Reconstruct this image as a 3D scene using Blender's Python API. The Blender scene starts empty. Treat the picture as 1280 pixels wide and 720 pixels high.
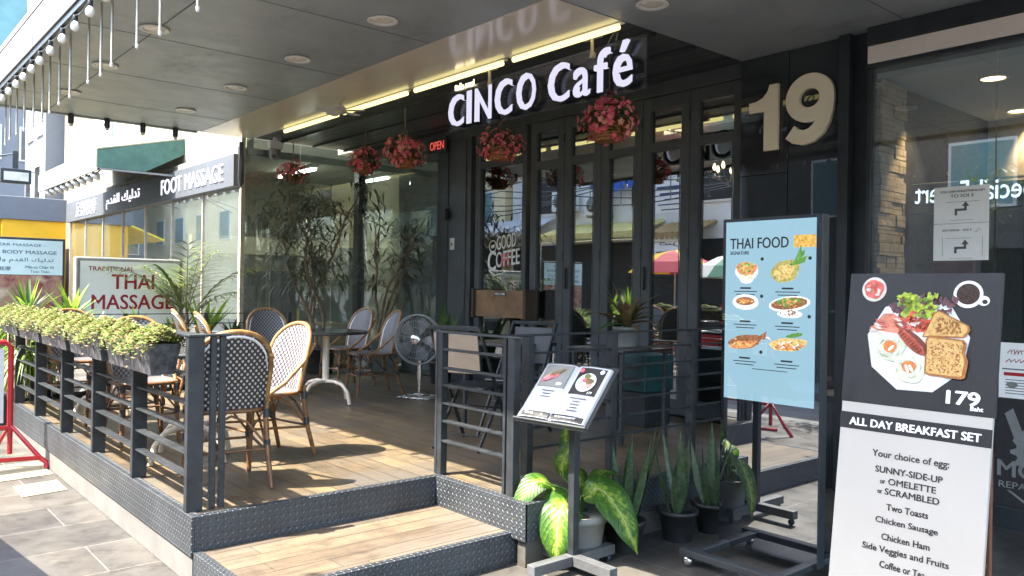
import bpy, math, random
from mathutils import Vector, Matrix, Quaternion
R = math.radians
V = Vector
SC = bpy.context.scene
COL = SC.collection
random.seed(7)

# ------------------------------------------------------------------ camera, sky, sun, exposure
cam_d = bpy.data.cameras.new('camera'); cam = bpy.data.objects.new('camera', cam_d); COL.objects.link(cam)
cam_d.sensor_width = 36.0; cam_d.lens = 36.0 * 1011 / 1280; cam_d.clip_end = 500; cam_d.clip_start = 0.05
_yaw, _roll = R(40.6), R(.87)
_F = V((math.sin(_yaw), math.cos(_yaw), 0)); _R0 = V((math.cos(_yaw), -math.sin(_yaw), 0)); _U0 = V((0, 0, 1))
_Rt = _R0 * math.cos(_roll) + _U0 * math.sin(_roll); _Up = _U0 * math.cos(_roll) - _R0 * math.sin(_roll)
_m = Matrix((_Rt, _Up, -_F)).transposed().to_4x4(); _m.translation = V((0, 0, 1.55)); cam.matrix_world = _m
SC.camera = cam

SUN_DIR = V((.60, -.17, -1.0)).normalized()            # the way the light travels
world = bpy.data.worlds.new('World'); SC.world = world; world.use_nodes = True
wn = world.node_tree
sky = wn.nodes.new('ShaderNodeTexSky'); sky.sky_type = 'NISHITA'; sky.sun_disc = False
sky.sun_elevation = math.asin(-SUN_DIR.z); sky.sun_rotation = math.atan2(-SUN_DIR.x, -SUN_DIR.y)
sky.air_density = 1.2; sky.dust_density = 2.5
bg = wn.nodes['Background']; bg.inputs['Strength'].default_value = .15
wn.links.new(sky.outputs[0], bg.inputs[0])
sun_d = bpy.data.lights.new('sun', 'SUN'); sun_d.energy = 3.5; sun_d.angle = R(.5); sun_d.color = (1, .91, .77)
sun = bpy.data.objects.new('sun', sun_d); COL.objects.link(sun)
sun.rotation_euler = SUN_DIR.to_track_quat('-Z', 'Y').to_euler()
SC.view_settings.view_transform = 'Standard'; SC.view_settings.look = 'None'
SC.view_settings.exposure = 3.05; SC.view_settings.gamma = 1; SC.view_settings.use_curve_mapping = False
SC.cycles.max_bounces = 14; SC.cycles.transparent_max_bounces = 24; SC.cycles.glossy_bounces = 5; SC.cycles.diffuse_bounces = 8
SC.cycles.caustics_reflective = False; SC.cycles.caustics_refractive = False

# ------------------------------------------------------------------ materials
class NT:
    def __init__(s, name):
        s.mat = bpy.data.materials.new(name); s.mat.use_nodes = True
        s.t = s.mat.node_tree; s.p = s.t.nodes['Principled BSDF']; s.out = s.t.nodes['Material Output']
    def n(s, kind, **kw):
        nd = s.t.nodes.new('ShaderNode' + kind)
        for k, v in kw.items(): setattr(nd, k, v)
        return nd
    def l(s, a, b): s.t.links.new(a, b)
    def math(s, op, a, b=None, clamp=False):
        nd = s.n('Math', operation=op, use_clamp=clamp)
        for i, x in enumerate((a, b)):
            if x is None: continue
            if isinstance(x, (int, float)): nd.inputs[i].default_value = x
            else: s.l(x, nd.inputs[i])
        return nd.outputs[0]
    def obj(s): return s.n('TexCoord').outputs['Object']
    def noise(s, scale, detail=4, vec=None, rough=.6, stretch=None):
        nd = s.n('TexNoise'); nd.inputs['Scale'].default_value = scale; nd.inputs['Detail'].default_value = detail; nd.inputs['Roughness'].default_value = rough
        vec = vec or s.obj()
        if stretch:
            mp = s.n('Mapping'); mp.inputs['Scale'].default_value = stretch; s.l(vec, mp.inputs[0]); vec = mp.outputs[0]
        s.l(vec, nd.inputs['Vector']); return nd.outputs[0]
    def ramp(s, fac, stops):
        nd = s.n('ValToRGB'); e = nd.color_ramp.elements
        while len(e) < len(stops): e.new(.5)
        for i, (p, c) in enumerate(stops):
            e[i].position = p; e[i].color = (*c, 1) if len(c) == 3 else c
        s.l(fac, nd.inputs[0]); return nd.outputs[0]
    def mix(s, fac, a, b, mode='MIX'):
        nd = s.n('Mix', data_type='RGBA', blend_type=mode)
        for i, x in ((0, fac), (6, a), (7, b)):
            if isinstance(x, (int, float)): nd.inputs[i].default_value = x
            elif isinstance(x, tuple): nd.inputs[i].default_value = (*x, 1)
            else: s.l(x, nd.inputs[i])
        return nd.outputs[2]
    def bump(s, h, strength=.3, dist=.01):
        nd = s.n('Bump'); nd.inputs['Strength'].default_value = strength; nd.inputs['Distance'].default_value = dist
        s.l(h, nd.inputs['Height']); s.l(nd.outputs[0], s.p.inputs['Normal'])
    def col(s, x):
        if isinstance(x, tuple): s.p.inputs['Base Color'].default_value = (*x, 1)
        else: s.l(x, s.p.inputs['Base Color'])
    def sets(s, **kw):
        for k, v in kw.items(): s.p.inputs[k.replace('_', ' ')].default_value = v

def mat(name, c, rough=.5, metal=0., var=.25, scale=6., bump=0., bscale=60., spec=.5, coat=0.):
    m = NT(name); lo = tuple(x * (1 - var) for x in c); hi = tuple(min(1, x * (1 + var)) for x in c)
    nz = m.noise(scale, 5)
    m.col(m.ramp(nz, [(.3, lo), (.7, hi)]))
    r = m.ramp(m.noise(scale * 2.3, 4), [(.3, (rough * .8,) * 3), (.7, (min(1, rough * 1.2),) * 3)])
    m.l(r, m.p.inputs['Roughness'])
    m.sets(Metallic=metal, Specular_IOR_Level=spec, Coat_Weight=coat)
    if bump: m.bump(m.noise(bscale, 3), bump, .004)
    return m.mat
def emit(name, c, s):
    m = NT(name); m.col((0.02, 0.02, 0.02)); m.sets(Emission_Strength=s); m.p.inputs['Emission Color'].default_value = (*c, 1)
    return m.mat
def flat(name, c, rough=.6): return mat(name, c, rough, var=.06, scale=12)
def leafm(name, a, b, rough=.45, scale=9, trans=.35):
    m = NT(name); c = m.ramp(m.noise(scale, 3), [(.3, a), (.7, b)]); m.col(c); m.sets(Roughness=rough)
    tr = m.n('BsdfTranslucent'); m.l(c, tr.inputs[0]); mx = m.n('MixShader'); mx.inputs[0].default_value = trans
    m.l(m.p.outputs[0], mx.inputs[1]); m.l(tr.outputs[0], mx.inputs[2]); m.l(mx.outputs[0], m.out.inputs[0]); return m.mat
def glass(name, tint=(.8, .86, .84), base=.10, k=.9, dirt_haze=.0):
    m = NT(name); tr = m.n('BsdfTransparent'); tr.inputs[0].default_value = (*tint, 1)
    gl = m.n('BsdfGlossy'); gl.inputs['Roughness'].default_value = .004; gl.inputs[0].default_value = (.95, .98, 1, 1)
    lw = m.n('LayerWeight'); lw.inputs[0].default_value = .5
    f = m.math('POWER', lw.outputs['Facing'], 3.2); f = m.math('MULTIPLY', f, k); f = m.math('ADD', f, base, True)
    mx = m.n('MixShader'); m.l(f, mx.inputs[0]); m.l(tr.outputs[0], mx.inputs[1]); m.l(gl.outputs[0], mx.inputs[2])
    o = mx.outputs[0]
    if dirt_haze:
        df = m.n('BsdfDiffuse'); df.inputs[0].default_value = (.52, .62, .60, 1)  # pale diffuse film paints a lifted haze over the glass
        m2 = m.n('MixShader'); d = m.math('MULTIPLY', m.noise(1.7, 6), dirt_haze); m.l(d, m2.inputs[0]); m.l(o, m2.inputs[1]); m.l(df.outputs[0], m2.inputs[2]); o = m2.outputs[0]
    m.l(o, m.out.inputs[0]); return m.mat
def mirrorblack(name, refl, tint=(.02, .022, .026)):
    m = NT(name); df = m.n('BsdfDiffuse'); df.inputs[0].default_value = (*tint, 1)
    gl = m.n('BsdfGlossy'); gl.inputs['Roughness'].default_value = .012; gl.inputs[0].default_value = (.9, .95, 1, 1)
    lw = m.n('LayerWeight'); f = m.math('ADD', m.math('MULTIPLY', m.math('POWER', lw.outputs['Facing'], 3.), .8), refl, True)
    mx = m.n('MixShader'); m.l(f, mx.inputs[0]); m.l(df.outputs[0], mx.inputs[1]); m.l(gl.outputs[0], mx.inputs[2]); m.l(mx.outputs[0], m.out.inputs[0]); return m.mat
def planks(name, along, width, cols, rough=.6, gap=.006, length=1.9, worn=None):
    """boards running along 'x' or 'y' (object space), each with its own tone, grain, butt joints and dark gaps"""
    m = NT(name); sp = m.n('SeparateXYZ'); m.l(m.obj(), sp.inputs[0])
    a, c = (sp.outputs[0], sp.outputs[1]) if along == 'x' else (sp.outputs[1], sp.outputs[0])
    q = m.math('DIVIDE', c, width); row = m.math('FLOOR', q); fr = m.math('FRACT', q)
    off = m.n('TexWhiteNoise', noise_dimensions='1D'); m.l(row, off.inputs['W'])
    a2 = m.math('ADD', m.math('DIVIDE', a, length), off.outputs[0]); brd = m.math('FLOOR', a2); fa = m.math('FRACT', a2)
    wn2 = m.n('TexWhiteNoise', noise_dimensions='2D'); cb = m.n('CombineXYZ'); m.l(row, cb.inputs[0]); m.l(brd, cb.inputs[1]); m.l(cb.outputs[0], wn2.inputs['Vector'])
    st = (1.2, 16, 4) if along == 'x' else (16, 1.2, 4)
    g = m.noise(2.2, 7, stretch=st, rough=.7)
    t = m.math('ADD', m.math('MULTIPLY', g, .65), m.math('MULTIPLY', wn2.outputs[0], .35))
    base = m.ramp(t, [(.25, cols[0]), (.5, cols[1]), (.75, cols[2])])
    blot = m.ramp(m.noise(5.5, 8, rough=.75), [(.30, (.42, .40, .39)), (.5, (1, 1, 1)), (.70, (1.35, 1.28, 1.15))]); base = m.mix(.8, base, blot, 'MULTIPLY')
    if worn: base = m.mix(m.ramp(m.noise(1.6, 6), [(.45, (0, 0, 0)), (.68, (1, 1, 1))]), base, worn)
    e1 = m.math('LESS_THAN', fr, gap / width); e2 = m.math('LESS_THAN', fa, gap * .6 / length); e = m.math('MAXIMUM', e1, e2)
    sa = m.math('LESS_THAN', m.math('ABSOLUTE', m.math('SUBTRACT', m.math('FRACT', m.math('DIVIDE', a, .58)), .5)), .0065)
    sc_ = m.math('LESS_THAN', m.math('ABSOLUTE', m.math('SUBTRACT', m.math('ABSOLUTE', m.math('SUBTRACT', fr, .5)), .27)), .026)
    e = m.math('MAXIMUM', e, m.math('MULTIPLY', m.math('MULTIPLY', sa, sc_), .8))
    m.col(m.mix(e, base, (.015, .012, .01)))
    h = m.math('SUBTRACT', m.math('MULTIPLY', g, .25), e); m.bump(h, .5, .006)
    m.l(m.ramp(g, [(.3, (rough * .75,) * 3), (.7, (rough * 1.2,) * 3)]), m.p.inputs['Roughness']); return m.mat
def checker_plate(name, ax, c, s=.040):
    """raised lozenges of steel tread plate; ax = the two object axes of the sheet"""
    m = NT(name); sp = m.n('SeparateXYZ'); m.l(m.obj(), sp.inputs[0])
    x, y = m.math('DIVIDE', sp.outputs[ax[0]], s), m.math('DIVIDE', sp.outputs[ax[1]], s)
    a, b = m.math('ADD', x, y), m.math('SUBTRACT', x, y)
    par = m.math('MODULO', m.math('ABSOLUTE', m.math('ADD', m.math('FLOOR', a), m.math('FLOOR', b))), 2.)
    la = m.math('SUBTRACT', m.math('FRACT', a), .5); lb = m.math('SUBTRACT', m.math('FRACT', b), .5)
    def ell(p, q): return m.math('ADD', m.math('POWER', m.math('DIVIDE', p, .46), 2.), m.math('POWER', m.math('DIVIDE', q, .17), 2.))
    e1, e2 = ell(la, lb), ell(lb, la)
    e = m.math('ADD', m.math('MULTIPLY', e1, m.math('SUBTRACT', 1, par)), m.math('MULTIPLY', e2, par))
    h = m.math('SUBTRACT', 1, e, True)
    w = m.noise(3, 6); base = m.ramp(w, [(.3, tuple(k * .75 for k in c)), (.7, tuple(k * 1.25 for k in c))])
    m.col(m.mix(m.math('MULTIPLY', h, .6), base, tuple(k * 2.2 for k in c)))
    m.sets(Metallic=.55); m.l(m.ramp(m.noise(9, 4), [(.3, (.34,) * 3), (.7, (.55,) * 3)]), m.p.inputs['Roughness'])
    m.bump(h, .9, .004); return m.mat
def weave(name, rad, back, dot, p=.023):
    m = NT(name); uv = m.n('TexCoord').outputs['UV']; sp = m.n('SeparateXYZ'); m.l(uv, sp.inputs[0])
    u, v = m.math('DIVIDE', sp.outputs[0], p), m.math('DIVIDE', sp.outputs[1], p * 1.15)
    def dist(o):
        a = m.math('SUBTRACT', m.math('FRACT', m.math('ADD', u, o)), .5); b = m.math('SUBTRACT', m.math('FRACT', m.math('ADD', v, o)), .5)
        return m.math('ADD', m.math('POWER', a, 2.), m.math('POWER', b, 2.))
    d = m.math('MINIMUM', dist(0.), dist(.5)); d = m.math('POWER', d, .5)
    f = m.math('LESS_THAN', d, rad)
    m.col(m.mix(f, back, dot)); m.sets(Roughness=.4); m.bump(m.math('SUBTRACT', .5, d), .6, .006); return m.mat

M = {}
M['anthracite'] = mat('anthracite painted steel', (.035, .042, .048), .42, .1, .3, 4, .05)
M['rail_steel'] = mat('weathered grey black railing paint', (.019, .023, .027), .48, .1, .5, 9, .15)
M['black'] = mat('black lacquered metal', (.022, .027, .032), .4, 0, .3, 5)
M['door_frame'] = mat('dark grey door frame lacquer', (.055, .064, .073), .42, 0, .25, 3, .05)
M['soffit_grey'] = mat('satin grey aluminium ceiling', (.30, .325, .35), .40, .0, .16, 1.3)
def soffit():
    m = NT('stained grey ceiling'); a = m.ramp(m.noise(1.3, 5), [(.3, (.29, .33, .365)), (.7, (.36, .40, .435))])
    stn = m.ramp(m.noise(2.1, 9, rough=.78, stretch=(1, .45, 1)), [(.34, (.62, .60, .56)), (.46, (1, 1, 1))]); m.col(m.mix(.75, a, stn, 'MULTIPLY'))
    m.l(m.ramp(m.noise(4, 6), [(.3, (.30,) * 3), (.7, (.52,) * 3)]), m.p.inputs['Roughness']); m.bump(m.noise(.9, 2), .12, .03); return m.mat
M['soffit_grey'] = soffit()
M['beige_gloss'] = mat('glossy beige ceiling panel', (.76, .69, .58), .18, .0, .06, .8, spec=.6)
M['fascia'] = mat('weathered light grey fascia', (.11, .11, .108), .7, 0, .12, 2.2, .08)
M['white_paint'] = mat('white paint', (.72, .72, .70), .5, 0, .05, 3)
M['white_plastic'] = mat('white plastic', (.75, .75, .73), .35, 0, .05, 3)
M['paper'] = mat('white paper', (.93, .93, .92), .6, 0, .03, 9)
M['concrete'] = mat('pale concrete', (.125, .124, .121), .85, 0, .18, 3.4, .2)
M['granite'] = mirrorblack('polished black granite', .05, (.035, .04, .045))
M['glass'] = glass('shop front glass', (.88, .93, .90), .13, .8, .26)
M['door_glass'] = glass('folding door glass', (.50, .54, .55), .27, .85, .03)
M['acrylic'] = glass('clear acrylic', (.82, .86, .9), .04, .6)
M['steel'] = mat('brushed steel', (.62, .60, .57), .26, 1, .08, 9)
M['gold_steel'] = mat('brushed champagne steel', (1.0, .88, .68), .5, .35, .02, 3)
M['chrome'] = mat('chrome', (.7, .7, .7), .12, 1, .03)
M['rattan'] = mat('varnished rattan cane', (.16, .075, .030), .38, 0, .5, 22, .12)
M['rattan_rim'] = mat('honey rattan cane', (.27, .14, .05), .36, 0, .4, 20, .12)
M['weave_back'] = weave('black weave with white dots', .205, (.016, .016, .02), (.40, .39, .37), .034)
M['weave_front'] = weave('white weave with black dots', .29, (.025, .022, .03), (.19, .183, .185), .036)
M['cream_metal'] = mat('cream painted metal', (.55, .48, .38), .45, 0, .2, 9)
M['table_dark'] = mat('dark table top', (.03, .03, .032), .22, 0, .2, 5)
M['deck'] = planks('weathered terrace boards', 'y', .145, [(.055, .043, .030), (.105, .080, .050), (.160, .120, .068)], .44, .006, 2.4, (.082, .074, .064))
M['step_wood'] = planks('weathered step boards', 'x', .142, [(.036, .027, .019), (.078, .058, .038), (.125, .095, .062)], .72, .006, 3.2, (.10, .085, .070))
M['sign_wood'] = mat('varnished sign board wood', (.23, .13, .06), .5, 0, .35, 5)
M['slats'] = planks('dark slatted ceiling', 'y', .11, [(.05, .056, .064), (.068, .075, .084), (.086, .094, .103)], .5, .012, 6.)
for k, ax in (('xz', (0, 2)), ('yz', (1, 2)), ('xy', (0, 1))): M['plate_' + k] = checker_plate('tread plate ' + k, ax, (.060, .068, .078))
M['bulb'] = mat('white bulb glass', (.8, .78, .72), .25, 0, .04)
M['rod'] = mat('clear icicle tube', (.34, .33, .29), .25, 0, .1)
M['letters'] = emit('lit letter face', (.80, .78, 1.0), .12)
M['tube'] = emit('warm strip light', (1.0, .86, .34), .29)
M['neon_red'] = emit('red led', (1.0, .12, .10), .11)
M['led_white'] = emit('cold white led', (.65, .8, 1.0), .36)
M['warm'] = emit('warm lamp', (1.0, .72, .38), 4.)
M['warm_dim'] = emit('warm downlight', (1.0, .80, .45), .9)
M['leaf_dark'] = leafm('dark narrow leaf', (.05, .065, .04), (.12, .14, .085))
M['leaf_mid'] = leafm('green leaf', (.035, .085, .018), (.09, .17, .04))
M['leaf_bright'] = leafm('bright yellow green leaf', (.13, .24, .02), (.27, .40, .05), .4, 14, .45)
M['leaf_dumb'] = leafm('variegated pale green leaf', (.10, .22, .02), (.30, .42, .08), .35, 26, .4)
def veined(name):
    m = NT(name); sp = m.n('SeparateXYZ'); m.l(m.n('TexCoord').outputs['UV'], sp.inputs[0])
    av = m.math('ABSOLUTE', m.math('SUBTRACT', sp.outputs[1], .5)); ph = m.math('SUBTRACT', m.math('MULTIPLY', sp.outputs[0], 13.), m.math('MULTIPLY', av, 7.))
    vein = m.math('POWER', m.math('ABSOLUTE', m.math('SINE', m.math('MULTIPLY', ph, math.pi))), 5.); vein = m.math('SUBTRACT', 1., m.math('POWER', m.math('SUBTRACT', 1., vein), .5))
    blot = m.math('ADD', m.math('MULTIPLY', m.noise(30, 6, rough=.7), 1.), m.math('MULTIPLY', av, -.75))
    c = m.ramp(blot, [(.22, (.035, .10, .012)), (.36, (.10, .21, .02)), (.50, (.32, .42, .06)), (.66, (.52, .58, .16))])
    c = m.mix(m.math('MULTIPLY', vein, .35), c, (.05, .14, .015)); mid = m.math('LESS_THAN', av, .022); c = m.mix(m.math('MULTIPLY', mid, .7), c, (.42, .48, .2))
    c = m.mix(m.math('MULTIPLY', m.math('GREATER_THAN', m.math('ADD', sp.outputs[0], m.math('MULTIPLY', m.noise(40, 3), .1)), 1.035), .8), c, (.20, .13, .05))
    m.col(c); m.sets(Roughness=.38); m.bump(vein, .5, .004)
    tr = m.n('BsdfTranslucent'); m.l(c, tr.inputs[0]); mx = m.n('MixShader'); mx.inputs[0].default_value = .35; m.l(m.p.outputs[0], mx.inputs[1]); m.l(tr.outputs[0], mx.inputs[2]); m.l(mx.outputs[0], m.out.inputs[0]); return m.mat
M['leaf_veined'] = veined('veined pale leaf')
M['leaf_pale'] = leafm('pale striped leaf', (.16, .22, .09), (.38, .42, .26), .45, 30)
M['leaf_snake'] = leafm('mottled snake plant blade', (.018, .045, .02), (.075, .12, .055), .4, 38, .1)
M['leaf_red'] = leafm('red brown leaf', (.16, .065, .04), (.22, .20, .09), .4, 12)
M['cover_a'] = leafm('yellow green creeper', (.11, .17, .035), (.25, .30, .09), .6, 22)
M['cover_b'] = leafm('dry tan creeper', (.22, .15, .065), (.31, .25, .13), .6, 22)
M['pink'] = leafm('pink petal', (.88, .07, .14), (1.0, .34, .40), .6, 30, .3)
M['salmon'] = leafm('salmon petal', (.88, .32, .24), (.95, .55, .45), .6, 30, .3)
M['wicker'] = mat('orange brown wicker', (.36, .15, .06), .6, 0, .5, 40, .3)
M['bark'] = mat('pale bark', (.20, .15, .10), .8, 0, .35, 14, .3)
M['pot_grey'] = mat('grey plastic pot', (.20, .21, .20), .55, 0, .15, 5)
M['pot_dark'] = mat('black plastic pot', (.02, .022, .024), .5)
M['soil'] = mat('soil', (.04, .028, .02), .95, 0, .4, 20, .4)
M['planter'] = mat('weathered black planter plastic', (.055, .055, .058), .55, 0, .8, 24, .3, 40)
M['red_paint'] = mat('red enamel', (.42, .02, .025), .35, 0, .2, 5)
M['dark_red'] = mat('deep red print', (.30, .006, .02), .5, 0, .1, 5)
M['ink'] = flat('black ink', (.018, .018, .02))
M['ink_grey'] = flat('grey ink', (.10, .10, .11))
M['board_dark'] = mat('charcoal print', (.013, .0135, .016), .5, 0, .06, 7)
M['board_cream'] = mat('cream print', (.44, .43, .40), .55, 0, .04, 2.5)
M['beige_tone'] = mat('beige faded fabric', (.30, .24, .18), .7, 0, .1, 8)

# ------------------------------------------------------------------ mesh builder
_txt = {}
def text_geo(s, bold=0., ext=0.):
    k = (s, bold, ext)
    if k not in _txt:
        c = bpy.data.curves.new('t', 'FONT'); c.body = s; c.offset = bold; c.extrude = ext; c.resolution_u = 3; c.size = 1
        o = bpy.data.objects.new('t', c); COL.objects.link(o); bpy.context.view_layer.update()
        me = bpy.data.meshes.new_from_object(o.evaluated_get(bpy.context.evaluated_depsgraph_get()))
        vs = [v.co.copy() for v in me.vertices]; fs = [tuple(p.vertices) for p in me.polygons]
        bpy.data.objects.remove(o); bpy.data.curves.remove(c); bpy.data.meshes.remove(me)
        x0 = min(v.x for v in vs); x1 = max(v.x for v in vs); y0 = min(v.y for v in vs); y1 = max(v.y for v in vs)
        _txt[k] = (vs, fs, x0, x1, y0, y1)
    return _txt[k]
class MB:
    def __init__(s): s.v, s.f, s.m, s.sm, s.uv = [], [], [], [], []
    def add(s, vs, fs, m=0, smooth=False, uvs=None):
        b = len(s.v); s.v += [V(v) for v in vs]
        for i, f in enumerate(fs):
            s.f.append(tuple(b + k for k in f)); s.m.append(m); s.sm.append(smooth); s.uv.append(uvs[i] if uvs else None)
    def box(s, x0, x1, y0, y1, z0, z1, m=0):
        x0, x1 = sorted((x0, x1)); y0, y1 = sorted((y0, y1)); z0, z1 = sorted((z0, z1))
        s.hull([(x, y, z) for z in (z0, z1) for x, y in ((x0, y0), (x1, y0), (x1, y1), (x0, y1))], m)
    def hull(s, p, m=0): s.add(p, [(3, 2, 1, 0), (4, 5, 6, 7), (0, 1, 5, 4), (1, 2, 6, 5), (2, 3, 7, 6), (3, 0, 4, 7)], m)
    def obox(s, c, ux, uy, uz, sx, sy, sz, m=0):
        c, ux, uy, uz = V(c), V(ux), V(uy), V(uz)
        s.hull([c + ux * (a * sx / 2) + uy * (b * sy / 2) + uz * (d * sz / 2) for d in (-1, 1) for a, b in ((-1, -1), (1, -1), (1, 1), (-1, 1))], m)
    def bar(s, a, b, w, h, m=0, up=(0, 0, 1)):
        a, b = V(a), V(b); d = b - a; L = d.length; d.normalize(); up = V(up)
        if abs(d.dot(up)) > .98: up = V((0, 1, 0))
        sx = d.cross(up).normalized(); u2 = sx.cross(d); s.obox((a + b) / 2, sx, d, u2, w, L, h, m)
    def tube(s, pts, r, n=8, m=0, caps=True, closed=False):
        pts = [V(p) for p in pts]; N = len(pts); rr = r if isinstance(r, (list, tuple)) else [r] * N
        vs = []; prev = None
        for i, p in enumerate(pts):
            if closed: t = pts[(i + 1) % N] - pts[i - 1]
            else: t = pts[min(i + 1, N - 1)] - pts[max(i - 1, 0)]
            t.normalize()
            if prev is None:
                a = V((0, 0, 1)) if abs(t.z) < .9 else V((1, 0, 0)); u = t.cross(a).normalized()
            else: u = (prev - t * prev.dot(t)).normalized()
            prev = u; w = t.cross(u)
            vs += [p + (u * math.cos(2 * math.pi * k / n) + w * math.sin(2 * math.pi * k / n)) * rr[i] for k in range(n)]
        fs = []
        for i in range(N if closed else N - 1):
            j = (i + 1) % N
            fs += [(i * n + k, i * n + (k + 1) % n, j * n + (k + 1) % n, j * n + k) for k in range(n)]
        s.add(vs, fs, m, True)
        if caps and not closed: s.add(vs[:n], [tuple(range(n))[::-1]], m); s.add(vs[-n:], [tuple(range(n))], m)
    def lathe(s, prof, c=(0, 0, 0), n=20, m=0, ax=(0, 0, 1), caps=True):
        c, ax = V(c), V(ax).normalized(); q = V((0, 0, 1)).rotation_difference(ax)
        vs = [c + q @ V((r * math.cos(2 * math.pi * k / n), r * math.sin(2 * math.pi * k / n), z)) for r, z in prof for k in range(n)]
        P = len(prof); s.add(vs, [(i * n + k, i * n + (k + 1) % n, (i + 1) * n + (k + 1) % n, (i + 1) * n + k) for i in range(P - 1) for k in range(n)], m, True)
        if caps:
            if prof[0][0] > 1e-5: s.add(vs[:n], [tuple(range(n))[::-1]], m)
            if prof[-1][0] > 1e-5: s.add(vs[-n:], [tuple(range(n))], m)
    def prism(s, pts, d, m=0):
        """polygon pts extruded by vector d"""
        pts = [V(p) for p in pts]; n = len(pts); d = V(d)
        s.add(pts + [p + d for p in pts], [tuple(range(n))[::-1], tuple(range(n, 2 * n))] + [(k, (k + 1) % n, n + (k + 1) % n, n + k) for k in range(n)], m)
    def leaf(s, base, d, L, w, droop=.5, m=0, seg=4, fold=.25, tip=.5, up=(0, 0, 1)):
        base, d = V(base), V(d).normalized(); p = base.copy(); st = L / seg; up = V(up)
        side = d.cross(up)
        if side.length < .05: side = d.cross(V((random.random() - .5, random.random() - .5, .01)))
        side.normalize(); vs = []; t = d.copy()
        for i in range(seg + 1):
            k = i / seg; ww = w / 2 * (math.sin(math.pi * min(1, max(.06, k ** tip if k < 1 else 1))) if i < seg else .02)
            if i == 0: ww = w * .12
            nrm = side.cross(t).normalized()
            vs += [p - side * ww + nrm * (fold * ww), p.copy(), p + side * ww + nrm * (fold * ww)]
            t = (t - V((0, 0, 1)) * (droop / seg)).normalized(); p = p + t * st
        s.add(vs, [(i * 3 + k, i * 3 + k + 1, i * 3 + k + 4, i * 3 + k + 3) for i in range(seg) for k in (0, 1)], m, True)
    def text(s, t, o, x, y, h=None, w=None, al='l', bold=.0, m=0, ext=.002, va='b'):
        x, y = V(x).normalized(), V(y).normalized(); z = x.cross(y); o = V(o)
        vs, fs, x0, x1, y0, y1 = text_geo(t, 0., 0.02)
        W0, H0 = x1 - x0 + 2 * max(0, bold), y1 - y0 + max(0, bold)
        sy = h / H0 if h else None; sx = w / W0 if w else None
        sy = sy or sx; sx = sx or sy; W, H = W0 * sx, H0 * sy
        ox = {'l': 0, 'c': -W / 2, 'r': -W}[al]; oy = {'b': 0, 'm': -H / 2, 't': -H}[va]; bb = max(0, bold)
        # heavier weights: the same glyphs again, shifted by the extra stroke width and a hair prouder each time
        for q, (dx, dy) in enumerate(((0, 0), (2, 0), (1, 1), (1, 0), (.5, .5), (1.5, .5)) if bold > .003 else ((0, 0),)):
            s.add([o + x * ((v.x - x0 + dx * bb) * sx + ox) + y * ((v.y - y0 + dy * bb) * sy + oy) + z * ((v.z + .02) * ext / .04 + q * .00012) for v in vs], fs, m)
        return W
    def disc(s, c, x, y, rx, ry=None, t=.002, m=0, n=24, wob=0.):
        x, y, c = V(x).normalized(), V(y).normalized(), V(c); z = x.cross(y); ry = ry or rx
        s.prism([c + x * (rx * (1 + wob * math.sin(5 * a + 1) * .5 + wob * math.sin(3 * a)) * math.cos(a)) + y * (ry * (1 + wob * math.sin(4 * a)) * math.sin(a)) for a in (2 * math.pi * k / n for k in range(n))], z * t, m)

def mesh_obj(name, mb, mats, bev=0., parent=None):
    me = bpy.data.meshes.new(name); me.from_pydata([tuple(v) for v in mb.v], [], mb.f)
    mats = mats if isinstance(mats, (list, tuple)) else [mats]
    for m in mats: me.materials.append(M[m] if isinstance(m, str) else m)
    me.polygons.foreach_set('material_index', mb.m); me.polygons.foreach_set('use_smooth', mb.sm)
    if any(mb.uv):
        ul = me.uv_layers.new(name='UVMap')
        for p, uv in zip(me.polygons, mb.uv):
            if uv:
                for li, c in zip(p.loop_indices, uv): ul.data[li].uv = c
    me.update()
    o = bpy.data.objects.new(name, me); COL.objects.link(o)
    if bev:
        b = o.modifiers.new('bevel', 'BEVEL'); b.width = bev; b.segments = 2; b.limit_method = 'ANGLE'; b.angle_limit = R(40)
    return o
def tag(o, label=None, cat=None, group=None, kind=None):
    for k, v in (('label', label), ('category', cat), ('group', group), ('kind', kind)):
        if v: o[k] = v
    return o
def thing(name, label, cat, loc=(0, 0, 0), rz=0., group=None):
    o = bpy.data.objects.new(name, None); o.empty_display_size = .1; COL.objects.link(o)
    o.location = loc; o.rotation_euler = (0, 0, rz); return tag(o, label, cat, group)
def part(name, mb, mats, parent, bev=0., world=False, label=None):
    """world=True: the mesh was laid out in world coordinates, bring it into the thing's space"""
    o = mesh_obj(name, mb, mats, bev)
    chain = []; p = parent
    while p: chain.append(p); p = p.parent
    if world:
        m = Matrix()
        for q in reversed(chain): m = m @ Matrix.LocRotScale(q.location, q.rotation_euler, q.scale)
        o.data.transform(m.inverted())
    o.parent = parent
    if label: o['label'] = label
    return o
def struct(name, mb, mats, bev=0.): return tag(mesh_obj(name, mb, mats, bev), kind='structure')
def single(name, mb, mats, label, cat, group=None, bev=0., kind=None): return tag(mesh_obj(name, mb, mats, bev), label, cat, group, kind)
def copy_thing(o, loc=None, rz=None, label=None, scale=None, parent=None):
    c = o.copy(); COL.objects.link(c)
    if parent: c.parent = parent
    if loc is not None: c.location = loc
    if rz is not None: c.rotation_euler = (0, 0, rz)
    if scale is not None: c.scale = (scale,) * 3
    if label: c['label'] = label
    for ch in [k for k in o.children]: copy_thing(ch, parent=c)
    return c
ORD = ['nearest', 'second', 'third', 'fourth', 'fifth', 'sixth', 'seventh', 'eighth', 'ninth', 'tenth', 'eleventh', 'twelfth', 'thirteenth', 'fourteenth', 'fifteenth', 'sixteenth', 'seventeenth']
rnd = random.uniform
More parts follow.
